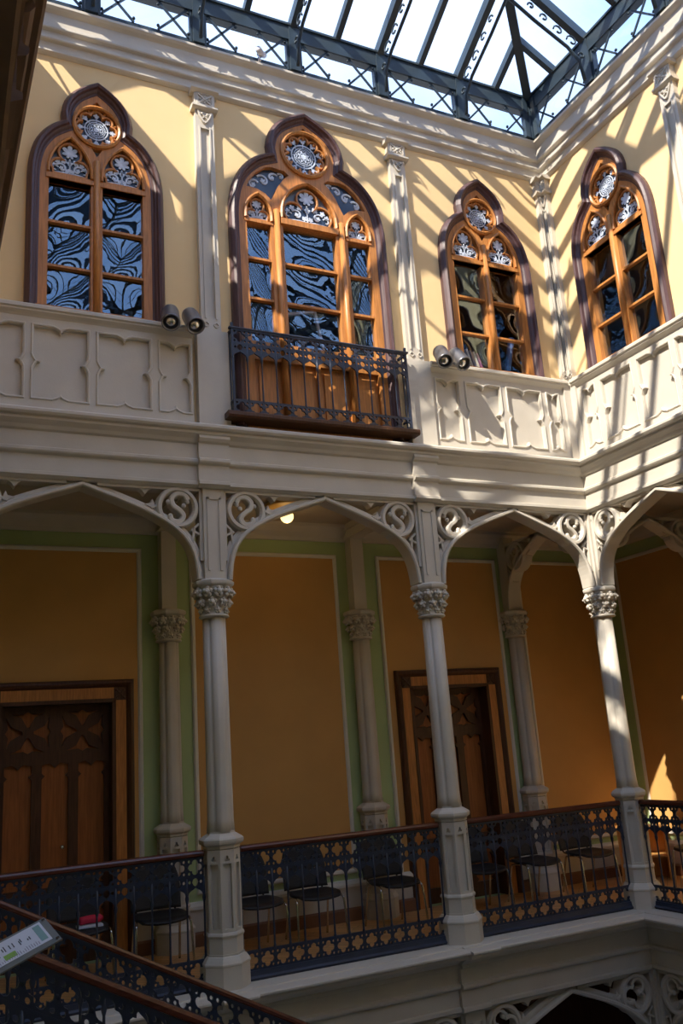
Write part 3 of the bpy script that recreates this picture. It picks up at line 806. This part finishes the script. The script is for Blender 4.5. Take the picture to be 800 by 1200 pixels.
def door(name, label, cx, loc, rz):
    t = sroot(name, label, 'door', loc, rz)
    X = cx; zt = 2.66; hw = .78
    m = MB(); m.sweep([(X+hw-.075, FZ), (X+hw-.075, zt-.075), (X-hw+.075, zt-.075), (X-hw+.075, FZ)][::-1], [(-.0, 1.86), (-.0, 1.80), (.02, 1.775), (.045, 1.76), (.07, 1.77), (.085, 1.80), (.085, 1.86)])
    m.build('outer_moulding', DARKWOOD, t)
    m = MB()
    for s in (-1, 1): m.box(X+s*.64-.065, X+s*.64+.065, 1.80, 1.86, FZ, 2.45)
    m.box(X-.575, X+.575, 1.80, 1.86, 2.45, 2.585); m.build('jamb_facing', WOOD, t)
    for s in (-1, 1):
        m = MB(); m.box(X+s*.64-.065, X+s*.64+.065, 1.795, 1.86, 2.45, 2.585)
        for a, b in ((-1, -1), (1, 1), (-1, 1), (1, -1)):
            m.band([(X+s*.64, 2.5175), (X+s*.64+a*.05, 2.5175+b*.05)], .018, 1.78, 1.80); m.ball((X+s*.64+a*.04, 1.79, 2.5175+b*.04), .014, 6, 4)
        m.build('corner_block', DARKWOOD, t)
    m = MB()
    for s in (-1, 1): m.box(X+s*.575-.02, X+s*.575+.02, 1.79, 2.12, FZ, 2.45)
    m.box(X-.595, X+.595, 1.79, 2.12, 2.43, 2.47); m.build('reveal', DARKWOOD, t)
    yb = 1.98
    for s in (-1, 1):
        lf = MB(); W = .555; xc = X+s*W/2
        MB().box(xc-W/2-(.03 if s < 0 else 0), xc+W/2+(.03 if s > 0 else 0), yb+.03, yb+.06, FZ-.02, 2.46).build('door_board', DOORWOOD, t)
    # tracery over both leaves: two star squares, three lancets, three foot panels
    holes = []
    x0 = X-.555; W = 1.11
    for i in range(2):
        a = x0+W/2*i+.045; b = x0+W/2*(i+1)-.045; c = (a+b)/2; h = (b-a)/2; zc = 2.16; hz = .22; e = .055
        for q in ([(c-h*.78, zc+hz), (c-h*.3, zc+hz*.80), (c, zc+hz*.28), (c+h*.3, zc+hz*.80), (c+h*.78, zc+hz)],):
            q = [(c-h*.72, zc+hz*.92), (c-h*.30, zc+hz*.72), (c-.012, zc+hz*.24), (c+.012, zc+hz*.24), (c+h*.30, zc+hz*.72), (c+h*.72, zc+hz*.92), (c+h*.2, zc+hz*.86), (c, zc+hz*.98), (c-h*.2, zc+hz*.86)]
            holes.append(q); holes.append([(x, 2*zc-z) for x, z in q])
            r = [(c+(z-zc)/hz*h, zc+(x-c)/h*hz) for x, z in q]
            holes.append(r); holes.append([(2*c-x, z) for x, z in r])
    for i in range(3):
        a = x0+W/3*i+.05; b = x0+W/3*(i+1)-.05; c = (a+b)/2; g = .03
        for z0, z1 in ((.62, 1.84), (.05, .50)):
            holes.append([(a, z0), (a+g, z0+g), (a, z0+2*g), (a, z1-.16), (a+g, z1-.13), (a, z1-.10), (a, z1-.02), (c-.06, z1), (c-.03, z1-.02), (c, z1-.05), (c+.03, z1-.02), (c+.06, z1),
                          (b, z1-.02), (b, z1-.10), (b-g, z1-.13), (b, z1-.16), (b, z0+2*g), (b-g, z0+g), (b, z0)][::-1])
    MB().plate([rect(x0-.02, x0+W+.02, FZ, 2.44)]+holes, yb-.01, yb+.03).build('door_tracery', DARKWOOD, t)
    if name == 'door_2': MB().box(X-.012, X+.012, yb-.03, yb, FZ+.02, 2.43).build('meeting_stile', DARKWOOD, t)
    m = MB(); m.ball((X+.07, yb-.06, 1.0), .022); m.tube([(X+.07, yb-.01, 1.0), (X+.07, yb-.06, 1.0)], .009); m.build('door_knob', CHROME, t)
    return t

# ------------------------------------------------------------------ skylight
TP = .58; EY = .12; EZ = 10.10
def skylight():
    x0, x1, y0, y1 = XL+EY, -EY, YF+EY, -EY          # eaves rectangle
    t = thing('skylight', 'hipped glass skylight on dark blue steel rafters above the court', 'skylight')
    ridge_x = (x0+x1)/2; hwid = (x1-x0)/2; rz = EZ+TP*hwid
    # gutter beams and sill bars
    def ringbar(nm, d, za, zb, wd):
        for (a, b) in (((x0, y1), (x1, y1)), ((x1, y1), (x1, y0)), ((x1, y0), (x0, y0)), ((x0, y0), (x0, y1))):
            m = MB(); m.bar((a[0], a[1], (za+zb)/2), (b[0], b[1], (za+zb)/2), wd, zb-za); m.build(nm, STEEL, t)
    ringbar('gutter_beam', 0, 9.89, 10.08, .12); ringbar('sill_bar', 0, 9.47, 9.52, .05); ringbar('gutter_lip', 0, 10.08, 10.11, .16)
    hv = [((x1, y1), (-1, -1)), ((x0, y1), (1, -1)), ((x1, y0), (-1, 1)), ((x0, y0), (1, 1))]
    for (px, py), (sx, sy) in hv:
        MB().bar((px, py, EZ), (px+sx*hwid, py+sy*hwid, rz), .11, .16).build('hip_rafter', STEEL, t)
    MB().bar((ridge_x, y1-hwid, rz), (ridge_x, y0+hwid, rz), .10, .16).build('ridge_beam', STEEL, t)
    # glazing and rafters, side by side
    def runs(n, L): return [L*i/n for i in range(n+1)]
    sides = [((x1, y1), (-1, 0), (0, -1), x1-x0, 6), ((x1, y1), (0, -1), (-1, 0), y1-y0, 10),
             ((x0, y1), (0, -1), (1, 0), y1-y0, 10), ((x1, y0), (-1, 0), (0, 1), x1-x0, 6)]
    for si, ((ox, oy), (ux, uy), (vx, vy), Ln, nb) in enumerate(sides):
        bay = Ln/nb
        def pt(u, v, dz=0): return (ox+ux*u+vx*v, oy+uy*u+vy*v, EZ+TP*v+dz)
        for k in range(2*nb+1):
            u = k*bay/2; v = min(u, Ln-u, hwid)
            main = k % 2 == 0
            if 0 < k < 2*nb and v > .05:
                MB().bar(pt(u, 0), pt(u, v), .085 if main else .07, .13 if main else .10).build('rafter', STEEL, t)
            if k < 2*nb:
                ua, ub = u, (k+1)*bay/2; va, vb = min(ua, Ln-ua, hwid), min(ub, Ln-ub, hwid)
                q = [pt(ua, 0, .03), pt(ub, 0, .03), pt(ub, vb, .03), pt(ua, va, .03)]
                if va < 1e-6: q = q[:3]
                elif vb < 1e-6: q = [q[0], q[1], q[3]]
                m = MB(); m.add(q, [tuple(range(len(q)))]); m.build('roof_pane', ROOFGLASS, t)
        # clerestory: posts, X lattice, panes
        for k in range(nb+1):
            u = k*bay
            a = pt(u, -.0); 
            if 0 < k < nb:
                MB().bar((a[0], a[1], 9.47), (a[0], a[1], 10.08), .13, .14, up=(vx, vy, 0)).build('post', STEEL, t)
                for s in (-1, 1):
                    p = pt(u+s*.085, .02); MB().bar((p[0], p[1], 9.47), (p[0], p[1], 9.92), .025, .05, up=(vx, vy, 0)).build('post_fillet', STEEL, t)
                # truss rod and scroll bracket in front of the post
                b = [pt(u, .10)]
                z0 = 9.48
                P = [Vector((ox+ux*u+vx*v, oy+uy*u+vy*v, z)) for v, z in ((.13, z0), (.17, 9.74), (.33, 9.90), (.80, EZ+TP*.80-.43), (1.6, EZ+TP*1.6-.43), (2.5, EZ+TP*2.5-.38), (3.25, EZ+TP*3.25-.12))]
                MB().tube(P, .022, 8).build('truss_rod', STEEL, t)
                for v, z, r in ((.24, 10.02, .085), (.44, 10.11, .075), (.12, 9.84, .05), (.64, 10.23, .06), (.82, 10.34, .05)):
                    pts = [Vector((ox+ux*u+vx*(v+r*math.cos(c)*(1-.07*j)), oy+uy*u+vy*(v+r*math.cos(c)*(1-.07*j)), z+r*math.sin(c)*(1-.07*j))) for j, c in enumerate([q*PI/5 for q in range(10)])]
                    MB().tube(pts, .012, 6).build('scroll', STEEL, t)
            if k < nb:
                ua, ub = u+.06, u+bay-.06
                q = [pt(ua, -.03)[:2], pt(ub, -.03)[:2]]
                m = MB(); m.add([(q[0][0], q[0][1], 9.50), (q[1][0], q[1][1], 9.50), (q[1][0], q[1][1], 9.91), (q[0][0], q[0][1], 9.91)], [(0, 1, 2, 3)]); m.build('clerestory_pane', ROOFGLASS, t)
                for f in (.24, .76):
                    c = u+bay*f
                    for s in (-1, 1):
                        A = pt(c-s*.17, .03); Bq = pt(c+s*.17, .03)
                        m = MB(); m.bar((A[0], A[1], 9.52), (Bq[0], Bq[1], 9.90), .024, .018, up=(vx, vy, 0))
                        for e, zz in ((A, 9.57), (Bq, 9.85)): m.ball((e[0], e[1], zz), .02, 6, 4)
                        m.build('lattice_bar', STEEL, t)
        P = [pt(Ln*.0+.05, .03), pt(Ln-.05, .03)]
        MB().bar((P[0][0], P[0][1], 9.90), (P[1][0], P[1][1], 9.90), .03, .03).build('lattice_rail', STEEL, t)
    for (px, py), (sx, sy) in hv:
        for a, b in ((.0, .0), (.10, 0), (0, .10)):
            q = (px+sx*(.04+a), py+sy*(.04+b))
            MB().bar((q[0], q[1], 9.47), (q[0], q[1], 10.12), .07, .07).build('corner_post', STEEL, t)
    return t

# ================================================================== BUILD
shell(); mouldings()
skylight()

# columns of the back arcade and the corner
column('fluted taupe column left of the balcony, the stair rail crossing its foot', (COLX[0], 0, 0))
column('fluted taupe column in front of the carved double door', (COLX[1], 0, 0))
column('fluted taupe corner column with sunlit bands across its shaft', (0, 0, 0))
# half columns against the rear gallery wall
for x, lb in ((COLX[0]+.03, 'shaded half column on the green wall beside the left door'), (COLX[1]+.04, 'shaded half column on the green wall left of the double door'),
              (.03, 'shaded half column on the green wall right of the double door')):
    o = column(lb, (x, 1.76, 0), name='half_column')
    m = MB(); m.box(-.085, .085, -.07, .10, 3.41, 4.50); m.build('pier', STONE, o)
# transverse ceiling beams behind the first two columns
for x, lb in ((COLX[0], 'taupe ceiling beam from the left column to the gallery wall'), (COLX[1], 'taupe ceiling beam from the middle column to the gallery wall')):
    m = MB(); m.box(x-.09, x+.09, .10, 1.85, 4.33, 4.51); m.box(x-.12, x+.12, .10, 1.85, 4.43, 4.51)
    tag(m.build('ceiling_beam', STONE), lb, 'beam')

# arcade piers (parts of arches' wall): above each capital
for x, lb in ((COLX[0], 'square pier above the left column capital'), (COLX[1], 'square pier above the middle column capital'), (0, 'square pier above the corner column capital')):
    tag(pier(MB()).build('pier', STONE, None, (x, 0, 0)), lb, 'pier')
arcade_arch('left taupe gallery arch with S-scroll spandrel, above the dark left door', XL, COLX[0], (0, 0, 0), 0)
arcade_arch('middle taupe gallery arch with S-scroll spandrels, the lit globe behind it', COLX[0], COLX[1], (0, 0, 0), 0)
arcade_arch('right taupe gallery arch of the back arcade, ending at the corner column', COLX[1], COLX[2], (0, 0, 0), 0)
arcade_arch('sunlit gallery arch springing right from the corner column', 0, B, (0, 0, 0), -PI/2)
arcade_arch('shaded arch crossing the back gallery behind the corner column', -1.78, 0, (0, 0, 0), -PI/2, name='gallery_arch')
arcade_arch('shaded arch crossing the right gallery behind the corner column', 0, 1.78, (0, 0, 0), 0, name='gallery_arch')
for lx0, lx1, lb in ((COLX[0], COLX[1], 'lower arch under the gallery, mostly hidden behind the stair'), (COLX[1], 0, 'lower arch under the gallery, left of the corner')):
    arcade_arch(lb, lx0, lx1, (0, 0, 0), 0, True, name='lower_arch')
arcade_arch('lower arch under the gallery, right of the corner', 0, B, (0, 0, 0), -PI/2, True, name='lower_arch')
for x, lb in ((COLX[1], 'lower pier under the middle column'), (0, 'lower pier under the corner column'), (COLX[0], 'lower pier under the left column')):
    m = pier(MB(), DROP+.03); m.lathe([(.2, -1.61), (.2, -1.63), (.15, -1.75), (.11, -1.95), (.11, -5.15)], 16)
    tag(m.build('lower_pier', STONE, None, (x, 0, 0)), lb, 'pier')
# the left arcade beside the camera: only its nearest arches show
for i in range(2):
    a = -2*B-i*B
    arcade_arch(['dark arch of the left arcade at the photo edge', 'dark arch of the left arcade above the viewer'][i], a-B+.0, a, (XL, 0, 0), PI/2, name='left_arcade_arch', sm=ARCADEBROWN)
for i, lb in ((2, 'pier of the left arcade at the photo edge'), (3, 'pier of the left arcade above the viewer')):
    m = pier(MB()); o = tag(m.build('pier', ARCADEBROWN, None, (XL, -i*B, 0)), lb, 'pier'); o.rotation_euler = (0, 0, PI/2)

# windows
small_window('window_1', 'left two-light pointed window with blue reflecting panes', (-5.88, 0, 0), 0)
large_window('window_2', 'large three-light pointed balcony window with door panels below', (-3.52, 0, 0), 0)
small_window('window_3', 'two-light pointed window with leaning books, left of the corner', (-1.13, 0, 0), 0)
small_window('window_4', 'sunlit two-light pointed window on the right wall', (0, -1.13, 0), -PI/2)
small_window('window_5', 'two-light pointed window further along the right wall', (0, -3.55, 0), -PI/2)
parapet('parapet with cusped panels further along the right wall', 2.44, 4.60, [(2.52, 2.75), (2.95, 3.46), (3.60, 4.11), (4.30, 4.53)], (0, 0, 0), -PI/2)
pilaster('taupe pilaster far along the right wall', 4.78, (0, 0, 0), -PI/2)
column('fluted taupe column of the right arcade, beyond the photo edge', (0, -B, 0))
tag(pier(MB()).build('pier', STONE, None, (0, -B, 0)), 'square pier above the next column of the right arcade', 'pier').rotation_euler = (0, 0, -PI/2)
arcade_arch('second gallery arch of the right arcade', B, 2*B, (0, 0, 0), -PI/2)
column('fluted taupe column at the far end of the right arcade', (0, -2*B, 0))
tag(pier(MB()).build('pier', STONE, None, (0, -2*B, 0)), 'square pier above the far column of the right arcade', 'pier').rotation_euler = (0, 0, -PI/2)
o = column('shaded half column on the right gallery wall by the corner', (1.76, 0, 0), name='half_column')
MB().box(-.10, .07, -.085, .085, 3.41, 4.50).build('pier', STONE, o)
# parapets and pilasters
parapet('shaded parapet with cusped panels under the left window', XL+.1, -4.94, [(-6.98, -6.56), (-6.46, -5.975), (-5.865, -5.377), (-5.267, -4.976)], (0, 0, 0), 0, -1*0, 0)
parapet('sunlit parapet with cusped panels left of the corner', -2.14, -.16, [(-2.06, -1.775), (-1.652, -1.183), (-1.065, -.585), (-.468, -.31)], (0, 0, 0), 0)
parapet('sunlit parapet with cusped panels under the right wall window', .16, 2.16, [(.31, .50), (.63, 1.11), (1.23, 1.70), (1.80, 2.06)], (0, 0, 0), -PI/2)
pilaster('taupe pilaster between the left window and the balcony window', -4.73, (0, 0, 0), 0)
pilaster('taupe pilaster right of the balcony window', -2.30, (0, 0, 0), 0)
pilaster('taupe pilaster on the right wall at the photo edge', 2.27, (0, 0, 0), -PI/2)
cp = pilaster('slim corner pilaster where the back and right upper walls meet', -.105, (0, 0, 0), 0, .06, None, .105)
cq = pilaster('x', .105, (0, 0, 0), -PI/2, .06, None, .105)
for o in [o for o in C.objects if o.parent == cq]: o.parent = cp; o.rotation_euler = (0, 0, -PI/2)
bpy.data.objects.remove(cq)

# balcony
bal = thing('balcony', 'shallow iron balcony with quatrefoil railing in front of the large window', 'balcony', (-4.555, -.20, 5.055))
_b = balustrade('x', 2.04, (0, 0, 0), 0, 13, None, False, 'railing', base=False, lo=-.08)
for k in list(_b.keys()): del _b[k]
for o in [o for o in C.objects if o.parent == _b]: o.parent = bal
bpy.data.objects.remove(_b)
for s in (0, 2.04):
    m = MB(); m.box(s-.012, s+.012, -.012, .012, .0, 1.02); m.box(s-.012, s+.012, .0, .16, .93, .956); m.box(s-.01, s+.01, .0, .16, .16, .18); m.box(s-.01, s+.01, .0, .16, .005, .02)
    m.box(s-.007, s+.007, .073, .087, .02, .93)
    m.build('end_return', IRON, bal)
MB().prism_x([(-.022, .95), (-.026, .962), (-.02, .972), (.02, .972), (.026, .962), (.022, .95)], -.03, 2.07).build('top_rail', IRON, bal)
MB().prism_x([(-.06, -.005), (-.06, .025), (-.045, .04), (.08, .04), (.08, -.025), (-.045, -.025)], -.08, 2.11).box(0, 2.08, .08, .175, -.025, .04).build('floor_slab', DARKWOOD, bal)

# gallery balustrades
balustrade('iron gallery balustrade with mahogany rail left of the left column', COLX[0]-.17-(XL+.17), (XL+.17, 0, 0), 0)
balustrade('iron gallery balustrade with mahogany rail between left and middle columns', COLX[1]-COLX[0]-.34, (COLX[0]+.17, 0, 0), 0)
balustrade('iron gallery balustrade with mahogany rail between middle and corner columns', -COLX[1]-.34, (COLX[1]+.17, 0, 0), 0)
balustrade('iron gallery balustrade with mahogany rail right of the corner column', B-.34, (0, -.17, 0), -PI/2)

balustrade('iron gallery balustrade with mahogany rail further along the right arcade', B-.34, (0, -B-.17, 0), -PI/2)

# wall panels and doors in the gallery
wb = bpy.data.objects['wall_back']; wr = bpy.data.objects['wall_right']
for x0, x1 in ((-6.98, -5.07), (-4.42, -2.60), (-1.95, -.17), (.26, 1.5)):
    wall_panel('p', 0, 0, x0, x1, .42, 4.10, wb)
for x0, x1 in ((-1.60, 1.9), (2.6, 4.6)): wall_panel('p', 0, 0, x0, x1, .42, 4.10, wr)
door('door_1', 'dark double door with star tracery behind the left chairs', -5.92, (0, 0, 0), 0)
door('door_2', 'dark double door with orange jambs behind the middle column', -1.07, (0, 0, 0), 0)

# ceiling globe lamp
gl = thing('ceiling_lamp', 'lit globe lamp with gilt rosette on the gallery ceiling', 'lamp', (-3.59, .9, 4.50))
MB().lathe([(.26, -.02), (.27, -.035), (.22, -.05), (.16, -.045), (.10, -.06), (.06, -.075), (.04, -.08)][::-1], 24).build('rosette', mat('gilt', (.55, .33, .10), rough=.5), gl)
MB().ball((0, 0, -.15), .075, 20, 14).build('globe', GLOBE, gl)
pl = bpy.data.lights.new('globe_light', 'POINT'); pl.energy = 1.2; pl.color = (1, .65, .3); pl.shadow_soft_size = .08
po = bpy.data.objects.new('globe_light', pl); C.objects.link(po); po.location = (-3.59, .9, 4.21)

# ------------------------------------------------------------------ chairs
def chair_meshes():
    K = {}
    m = MB(); n = 12; vs = []; fs = []
    def shape(u, v):
        x = .235*u*(1-.06*v*v) ; y = -.02+.22*v
        z = .455+.012*u*u+.014*(v+.2)**2-(.03*max(0, -v-.6)/.4)
        return x, y, z
    rr = []
    for i in range(n+1):
        for j in range(n+1):
            u = i/n*2-1; v = j/n*2-1
            uu = u*math.sqrt(1-v*v*.28); vv = v*math.sqrt(1-u*u*.28); rr.append(shape(uu, vv))
    k = n+1; top = rr; bot = [(x, y, z-.022) for x, y, z in rr]
    vs = top+bot; o = len(top)
    for i in range(n):
        for j in range(n):
            a = i*k+j; fs.append((a, a+k, a+k+1, a+1)); fs.append((o+a, o+a+1, o+a+k+1, o+a+k))
    ring = [i*k for i in range(k)]+[n*k+j for j in range(1, k)]+[i*k+n for i in range(n-1, -1, -1)]+[j for j in range(n-1, 0, -1)]
    for a, b in zip(ring, ring[1:]+ring[:1]): fs.append((b, a, a+o, b+o))
    m.add(vs, fs, True); K['seat'] = (m, BLACK)
    m = MB(); vs = []; fs = []; rr = []
    for i in range(n+1):
        for j in range(n+1):
            u = i/n*2-1; v = j/n*2-1
            uu = u*math.sqrt(1-max(v, 0)**2*.30); vv = v*(math.sqrt(1-u*u*.22) if v > 0 else 1)
            rr.append((.225*uu, .20+.05*(1-uu*uu)*.9+.05*(vv+1)/2*1.6, .685+.205*vv))
    top = rr; bot = [(x, y+.016, z) for x, y, z in rr]; vs = top+bot; fs = []
    for i in range(n):
        for j in range(n):
            a = i*k+j; fs.append((a, a+k, a+k+1, a+1)); fs.append((o+a, o+a+1, o+a+k+1, o+a+k))
    for a, b in zip(ring, ring[1:]+ring[:1]): fs.append((b, a, a+o, b+o))
    m.add(vs, fs, True); K['backrest'] = (m, MESHBLK)
    for s, nm in ((-1, 'fl'), (1, 'fr')):
        m = MB(); m.tube(smooth3([(s*.19, .02, .435), (s*.225, -.10, .438), (s*.232, -.145, .42), (s*.238, -.17, .36), (s*.25, -.20, .0)]), .011, 8); K['leg|'+nm] = (m, CHROME)
        m = MB(); m.tube(smooth3([(s*.19, .02, .43), (s*.20, .12, .42), (s*.205, .165, .37), (s*.215, .26, .0)]), .011, 8); K['leg|b'+nm] = (m, CHROME)
        m = MB(); m.tube(smooth3([(s*.17, .14, .44), (s*.175, .22, .46), (s*.175, .25, .52), (s*.17, .265, .62)]), .010, 8); K['back_support|'+nm] = (m, CHROME)
    m = MB(); m.tube([(-.19, .02, .432), (.19, .02, .432)], .010, 8); K['cross_bar'] = (m, CHROME)
    return {k: mm.mesh(k.split('|')[0], mt) for k, (mm, mt) in K.items()}
def smooth3(pts, n=5):
    out = []; P = pts; m = len(P)
    for i in range(m-1):
        p0 = P[max(i-1, 0)]; p1 = P[i]; p2 = P[i+1]; p3 = P[min(i+2, m-1)]
        for j in range(n):
            t = j/n; out.append(tuple(.5*(2*b+(c-a)*t+(2*a-5*b+4*c-d)*t*t+(3*b-a-3*c+d)*t**3) for a, b, c, d in zip(p0, p1, p2, p3)))
    out.append(P[-1]); return out
CK = chair_meshes()
G = 'black chairs along the gallery wall'
for x, y, a, lb in ((-5.81, 1.15, .05, 'black chair with a red bundle on it, before the left door'),
                    (-5.04, 1.15, -.06, 'black chair before the green strip left of the left column'),
                    (-4.06, 1.15, .06, 'black chair half hidden behind the left column, to its right'),
                    (-3.41, 1.15, -.03, 'black chair before the wide ochre panel, second right of left column'),
                    (-2.46, 1.15, .04, 'black chair before the half column left of the double door'),
                    (-1.31, 1.15, -.05, 'black chair behind the middle column, before the double door'),
                    (-.54, 1.15, .08, 'black chair right of the middle column, before the door jamb'),
                    (.28, 1.15, .0, 'black chair nearest the corner, before the ochre panel')):
    t = thing('chair', lb, 'chair', (x, y, FZ), a, G)
    for k, me in CK.items(): link(k.split('|')[0], me, t)
    t.scale = (1.10, 1.05, 1.0)
t = thing('chair', 'chair in the right gallery at the photo edge', 'chair', (1.35, .42, FZ), -PI/2+.1, G)
for k, me in CK.items(): link(k.split('|')[0], me, t)
# red bundle with a white sheet on the first chair
rb = thing('bundle', 'red rolled bundle on a white folded sheet on the left chair', 'bundle', (-5.80, 1.08, FZ+.465))
m = MB(); m.tube(smooth3([(-.02, .0, .055), (.06, .02, .06), (.14, .03, .058), (.2, .04, .06)]), [.02]+[.036]*13+[.022, .02], 10); m.build('roll', RED, rb)
MB().box(-.04, .19, -.07, .05, .0, .018).build('folded_sheet', PAPER, rb)
# open wooden box table in the gallery corner
tb = thing('box_table', 'open orange wooden box table with a shelf behind the corner column', 'table', (1.36, 1.36, FZ), -.72)
m = MB()
for s in (-1, 1): MB().box(s*.29-.012, s*.29+.012, -.22, .22, 0, .62).build('side_panel', PINEBOX, tb)
MB().box(-.31, .31, -.23, .23, .62, .645).build('top', PINEBOX, tb); MB().box(-.278, .278, -.20, .22, .28, .30).build('shelf', PINEBOX, tb)
MB().box(-.278, .278, .20, .22, .0, .62).build('back_panel', PINEBOX, tb)

# ------------------------------------------------------------------ spotlights, camera, things behind the panes
def spotlights(label, x, y, z):
    t = thing('spotlight', label[0], 'spotlight', (x, y, z), -.25, 'spotlights on the parapets')
    t2 = thing('spotlight', label[1], 'spotlight', (x+.225, y, z), .12, 'spotlights on the parapets')
    for q in (t, t2):
        T = Matrix.Rotation(math.radians(-38), 4, 'X') @ Matrix.Scale(1.05, 4)
        m = MB(); m.lathe([(.05, .135), (.075, .13), (.082, .10), (.085, -.09), (.088, -.10), (.088, -.115), (.076, -.115), (.07, -.09), (.0, -.085)][::-1], 24); m.move(T); m.build('housing', LAMPGREY, q)
        m = MB(); m.lathe([(.0, -.100), (.04, -.098), (.07, -.094), (.074, -.10), (.0, -.102)][::-1], 20); m.move(T); m.build('lens', CHROME, q)
        m = MB(); m.tube([(0, .05, .03), (0, .12, .05), (0, .17, .015)], .014, 8); m.build('arm', LAMPGREY, q)
    return t
spotlights(('left spotlight of the dark pair beside the left window', 'right spotlight of the dark pair beside the left window'), -5.21, -.28, 5.99)
spotlights(('left spotlight of the silver sunlit pair on the right parapet', 'right spotlight of the silver sunlit pair on the right parapet'), -2.08, -.30, 5.99)
sv = thing('security_camera', 'small white camera on the cornice under the skylight', 'camera', (-4.07, -.165, 9.468), .5)
m = MB(); m.lathe([(.0, 0), (.018, 0), (.018, .02), (.012, .03), (.012, .08)], 12); m.build('mount', PAPER, sv)
m = MB(); m.tube([(-.09, -.06, .07), (.02, -.01, .11), (.09, .0, .14)], [.035, .04, .035], 12); m.build('body', PAPER, sv)

cols = [(.75, .75, .72), (.34, .12, .40), (.8, .8, .78), (.08, .08, .1), (.75, .75, .72), (.25, .28, .4), (.8, .78, .72), (.35, .12, .30)]
for i in range(8):
    h = .36-.012*i; d = -.25
    o = MB().box(-.013, .013, 0, .22, 0, h).build('book', mat('book_cover', cols[i], rough=.6), None, (-1.56+.047*i, .09, 6.05))
    o.rotation_euler = (0, -.28, 0)
    tag(o, ['white book leaning first from the left', 'purple book leaning second from the left', 'grey-white book leaning third from the left', 'black book leaning fourth from the left',
            'pale book leaning fifth from the left', 'blue-grey book leaning sixth from the left', 'cream book leaning seventh from the left', 'purple book leaning last, at the right end'][i]+' inside the corner window', 'book', 'books behind the corner window')
o = MB().tube([(0, 0, 0), (.16, .02, .56)], .04, 14).build('paper_roll', BLUEROLL, None, (-.88, .12, 6.05)); tag(o, 'blue roll leaning inside the window left of the corner', 'roll')
st = thing('display_frame', 'white display frame standing inside the large balcony window', 'frame', (-3.45, .45, 5.0))
m = MB(); m.bar((-.25, 0, 1.62), (.16, 0, 1.72), .03, .03); m.bar((.16, 0, 1.72), (.30, 0, .9), .03, .03); m.bar((0, .05, 1.3), (-.05, .05, .9), .07, .02); m.bar((.1, .05, .9), (.2, .05, 0), .03, .03); m.bar((-.1, .05, .9), (-.2, .05, 0), .03, .03); m.bar((-.22, .02, .92), (.32, .02, .92), .03, .03)
m.build('stand', PAPER, st)

# ------------------------------------------------------------------ stair with its two railings, sign
SL = -.52
STAIRP = [(-.024, .965), (-.026, .98), (-.02, .993), (.02, .993), (.026, .98), (.024, .965), (.016, .957), (-.016, .957)]
def stair_rail(label, x, y, z, length):
    return balustrade(label, length, (x, y, z-1.0), 0, round(length/.125), None, True, 'stair_railing', SL, cat='railing', base=False, prof=STAIRP, lo=0)
stair_rail('far stair railing with mahogany rail, descending to the right', -7.06, -2.6, 1.25, 3.0)
stair_rail('near stair railing with mahogany rail, descending to the right', -7.06, -4.3, 1.25, 3.0)
sr = sroot('stairs', 'stone stair flight between the two railings', 'stairs')
for i in range(12):
    MB().box(-7.0+.29*i, -7.0+.29*i+.31, -4.36, -2.54, FZ-.15-.151*i-.2, FZ-.03-.151*i).build('step', STONE, sr)
# printed sign in a clear holder, fixed above the near railing
U = Vector((-.93, -.173, -.325)).normalized(); V = Vector((.302, -.863, -.404)); V = (V-U*V.dot(U)).normalized()
Xa = -U; Ya = -V; Za = Xa.cross(Ya)
Dd = 3.4/2.2
A = CAM+(Vector((-7.077, -5.888, 1.504))-CAM)*Dd
sg = thing('sign', 'tilted white printed sign in a clear holder by the near stair railing', 'sign')
Ms = Matrix((Xa, Ya, Za)).transposed().to_4x4(); Ms.translation = A
sg.matrix_world = Ms
if Za.z < 0: FS = -1
else: FS = 1
def sbox(nm, x0, x1, y0, y1, z0, z1, m): return MB().box(x0, x1, y0, y1, min(z0*FS, z1*FS), max(z0*FS, z1*FS)).build(nm, m, sg)
SH = .087*Dd
sbox('holder', -.34, 0, -SH, 0, -.006, 0, ACRYL)
sbox('sheet', -.33, -.022, -SH+.022, -.010, 0, .0012, PAPER)
sbox('title_print', -.052, -.030, -SH+.034, -.020, .0012, .0018, RUGGREEN)
sbox('picture_print', -.170, -.132, -SH+.034, -SH+.058, .0012, .0018, GREENINK)
rr = random.Random(3); m = MB()
for i in range(16):
    x = -.075-.009*i+rr.uniform(-.003, .003); y0 = -SH+.058+rr.uniform(0, .02); y1 = min(-.022, y0+rr.uniform(.008, .03))
    if i % 3 != 2: m.box(x, x+.003, y0, y1, min(.0012*FS, .0018*FS), max(.0012*FS, .0018*FS))
m.build('fine_print', INK, sg)
m = MB()
for i in range(22):
    x = -.062-.0075*i; y0 = -SH+.028; y1 = y0+rr.uniform(.006, .02); m.box(x, x+.002, y0, y1, min(.0012*FS, .0018*FS), max(.0012*FS, .0018*FS))
m.build('fine_print', MAUVE, sg)
for y in (-.012, -SH+.012):
    MB().box(-.014, -.004, y-.004, y+.004, min(0, .004*FS), max(0, .004*FS)).build('stud', CHROME, sg)
MB().box(-.26, -.24, -SH/2-.01, -SH/2+.01, min(-.006*FS, -.30*FS), max(-.006*FS, -.30*FS)).build('bracket', IRON, sg)
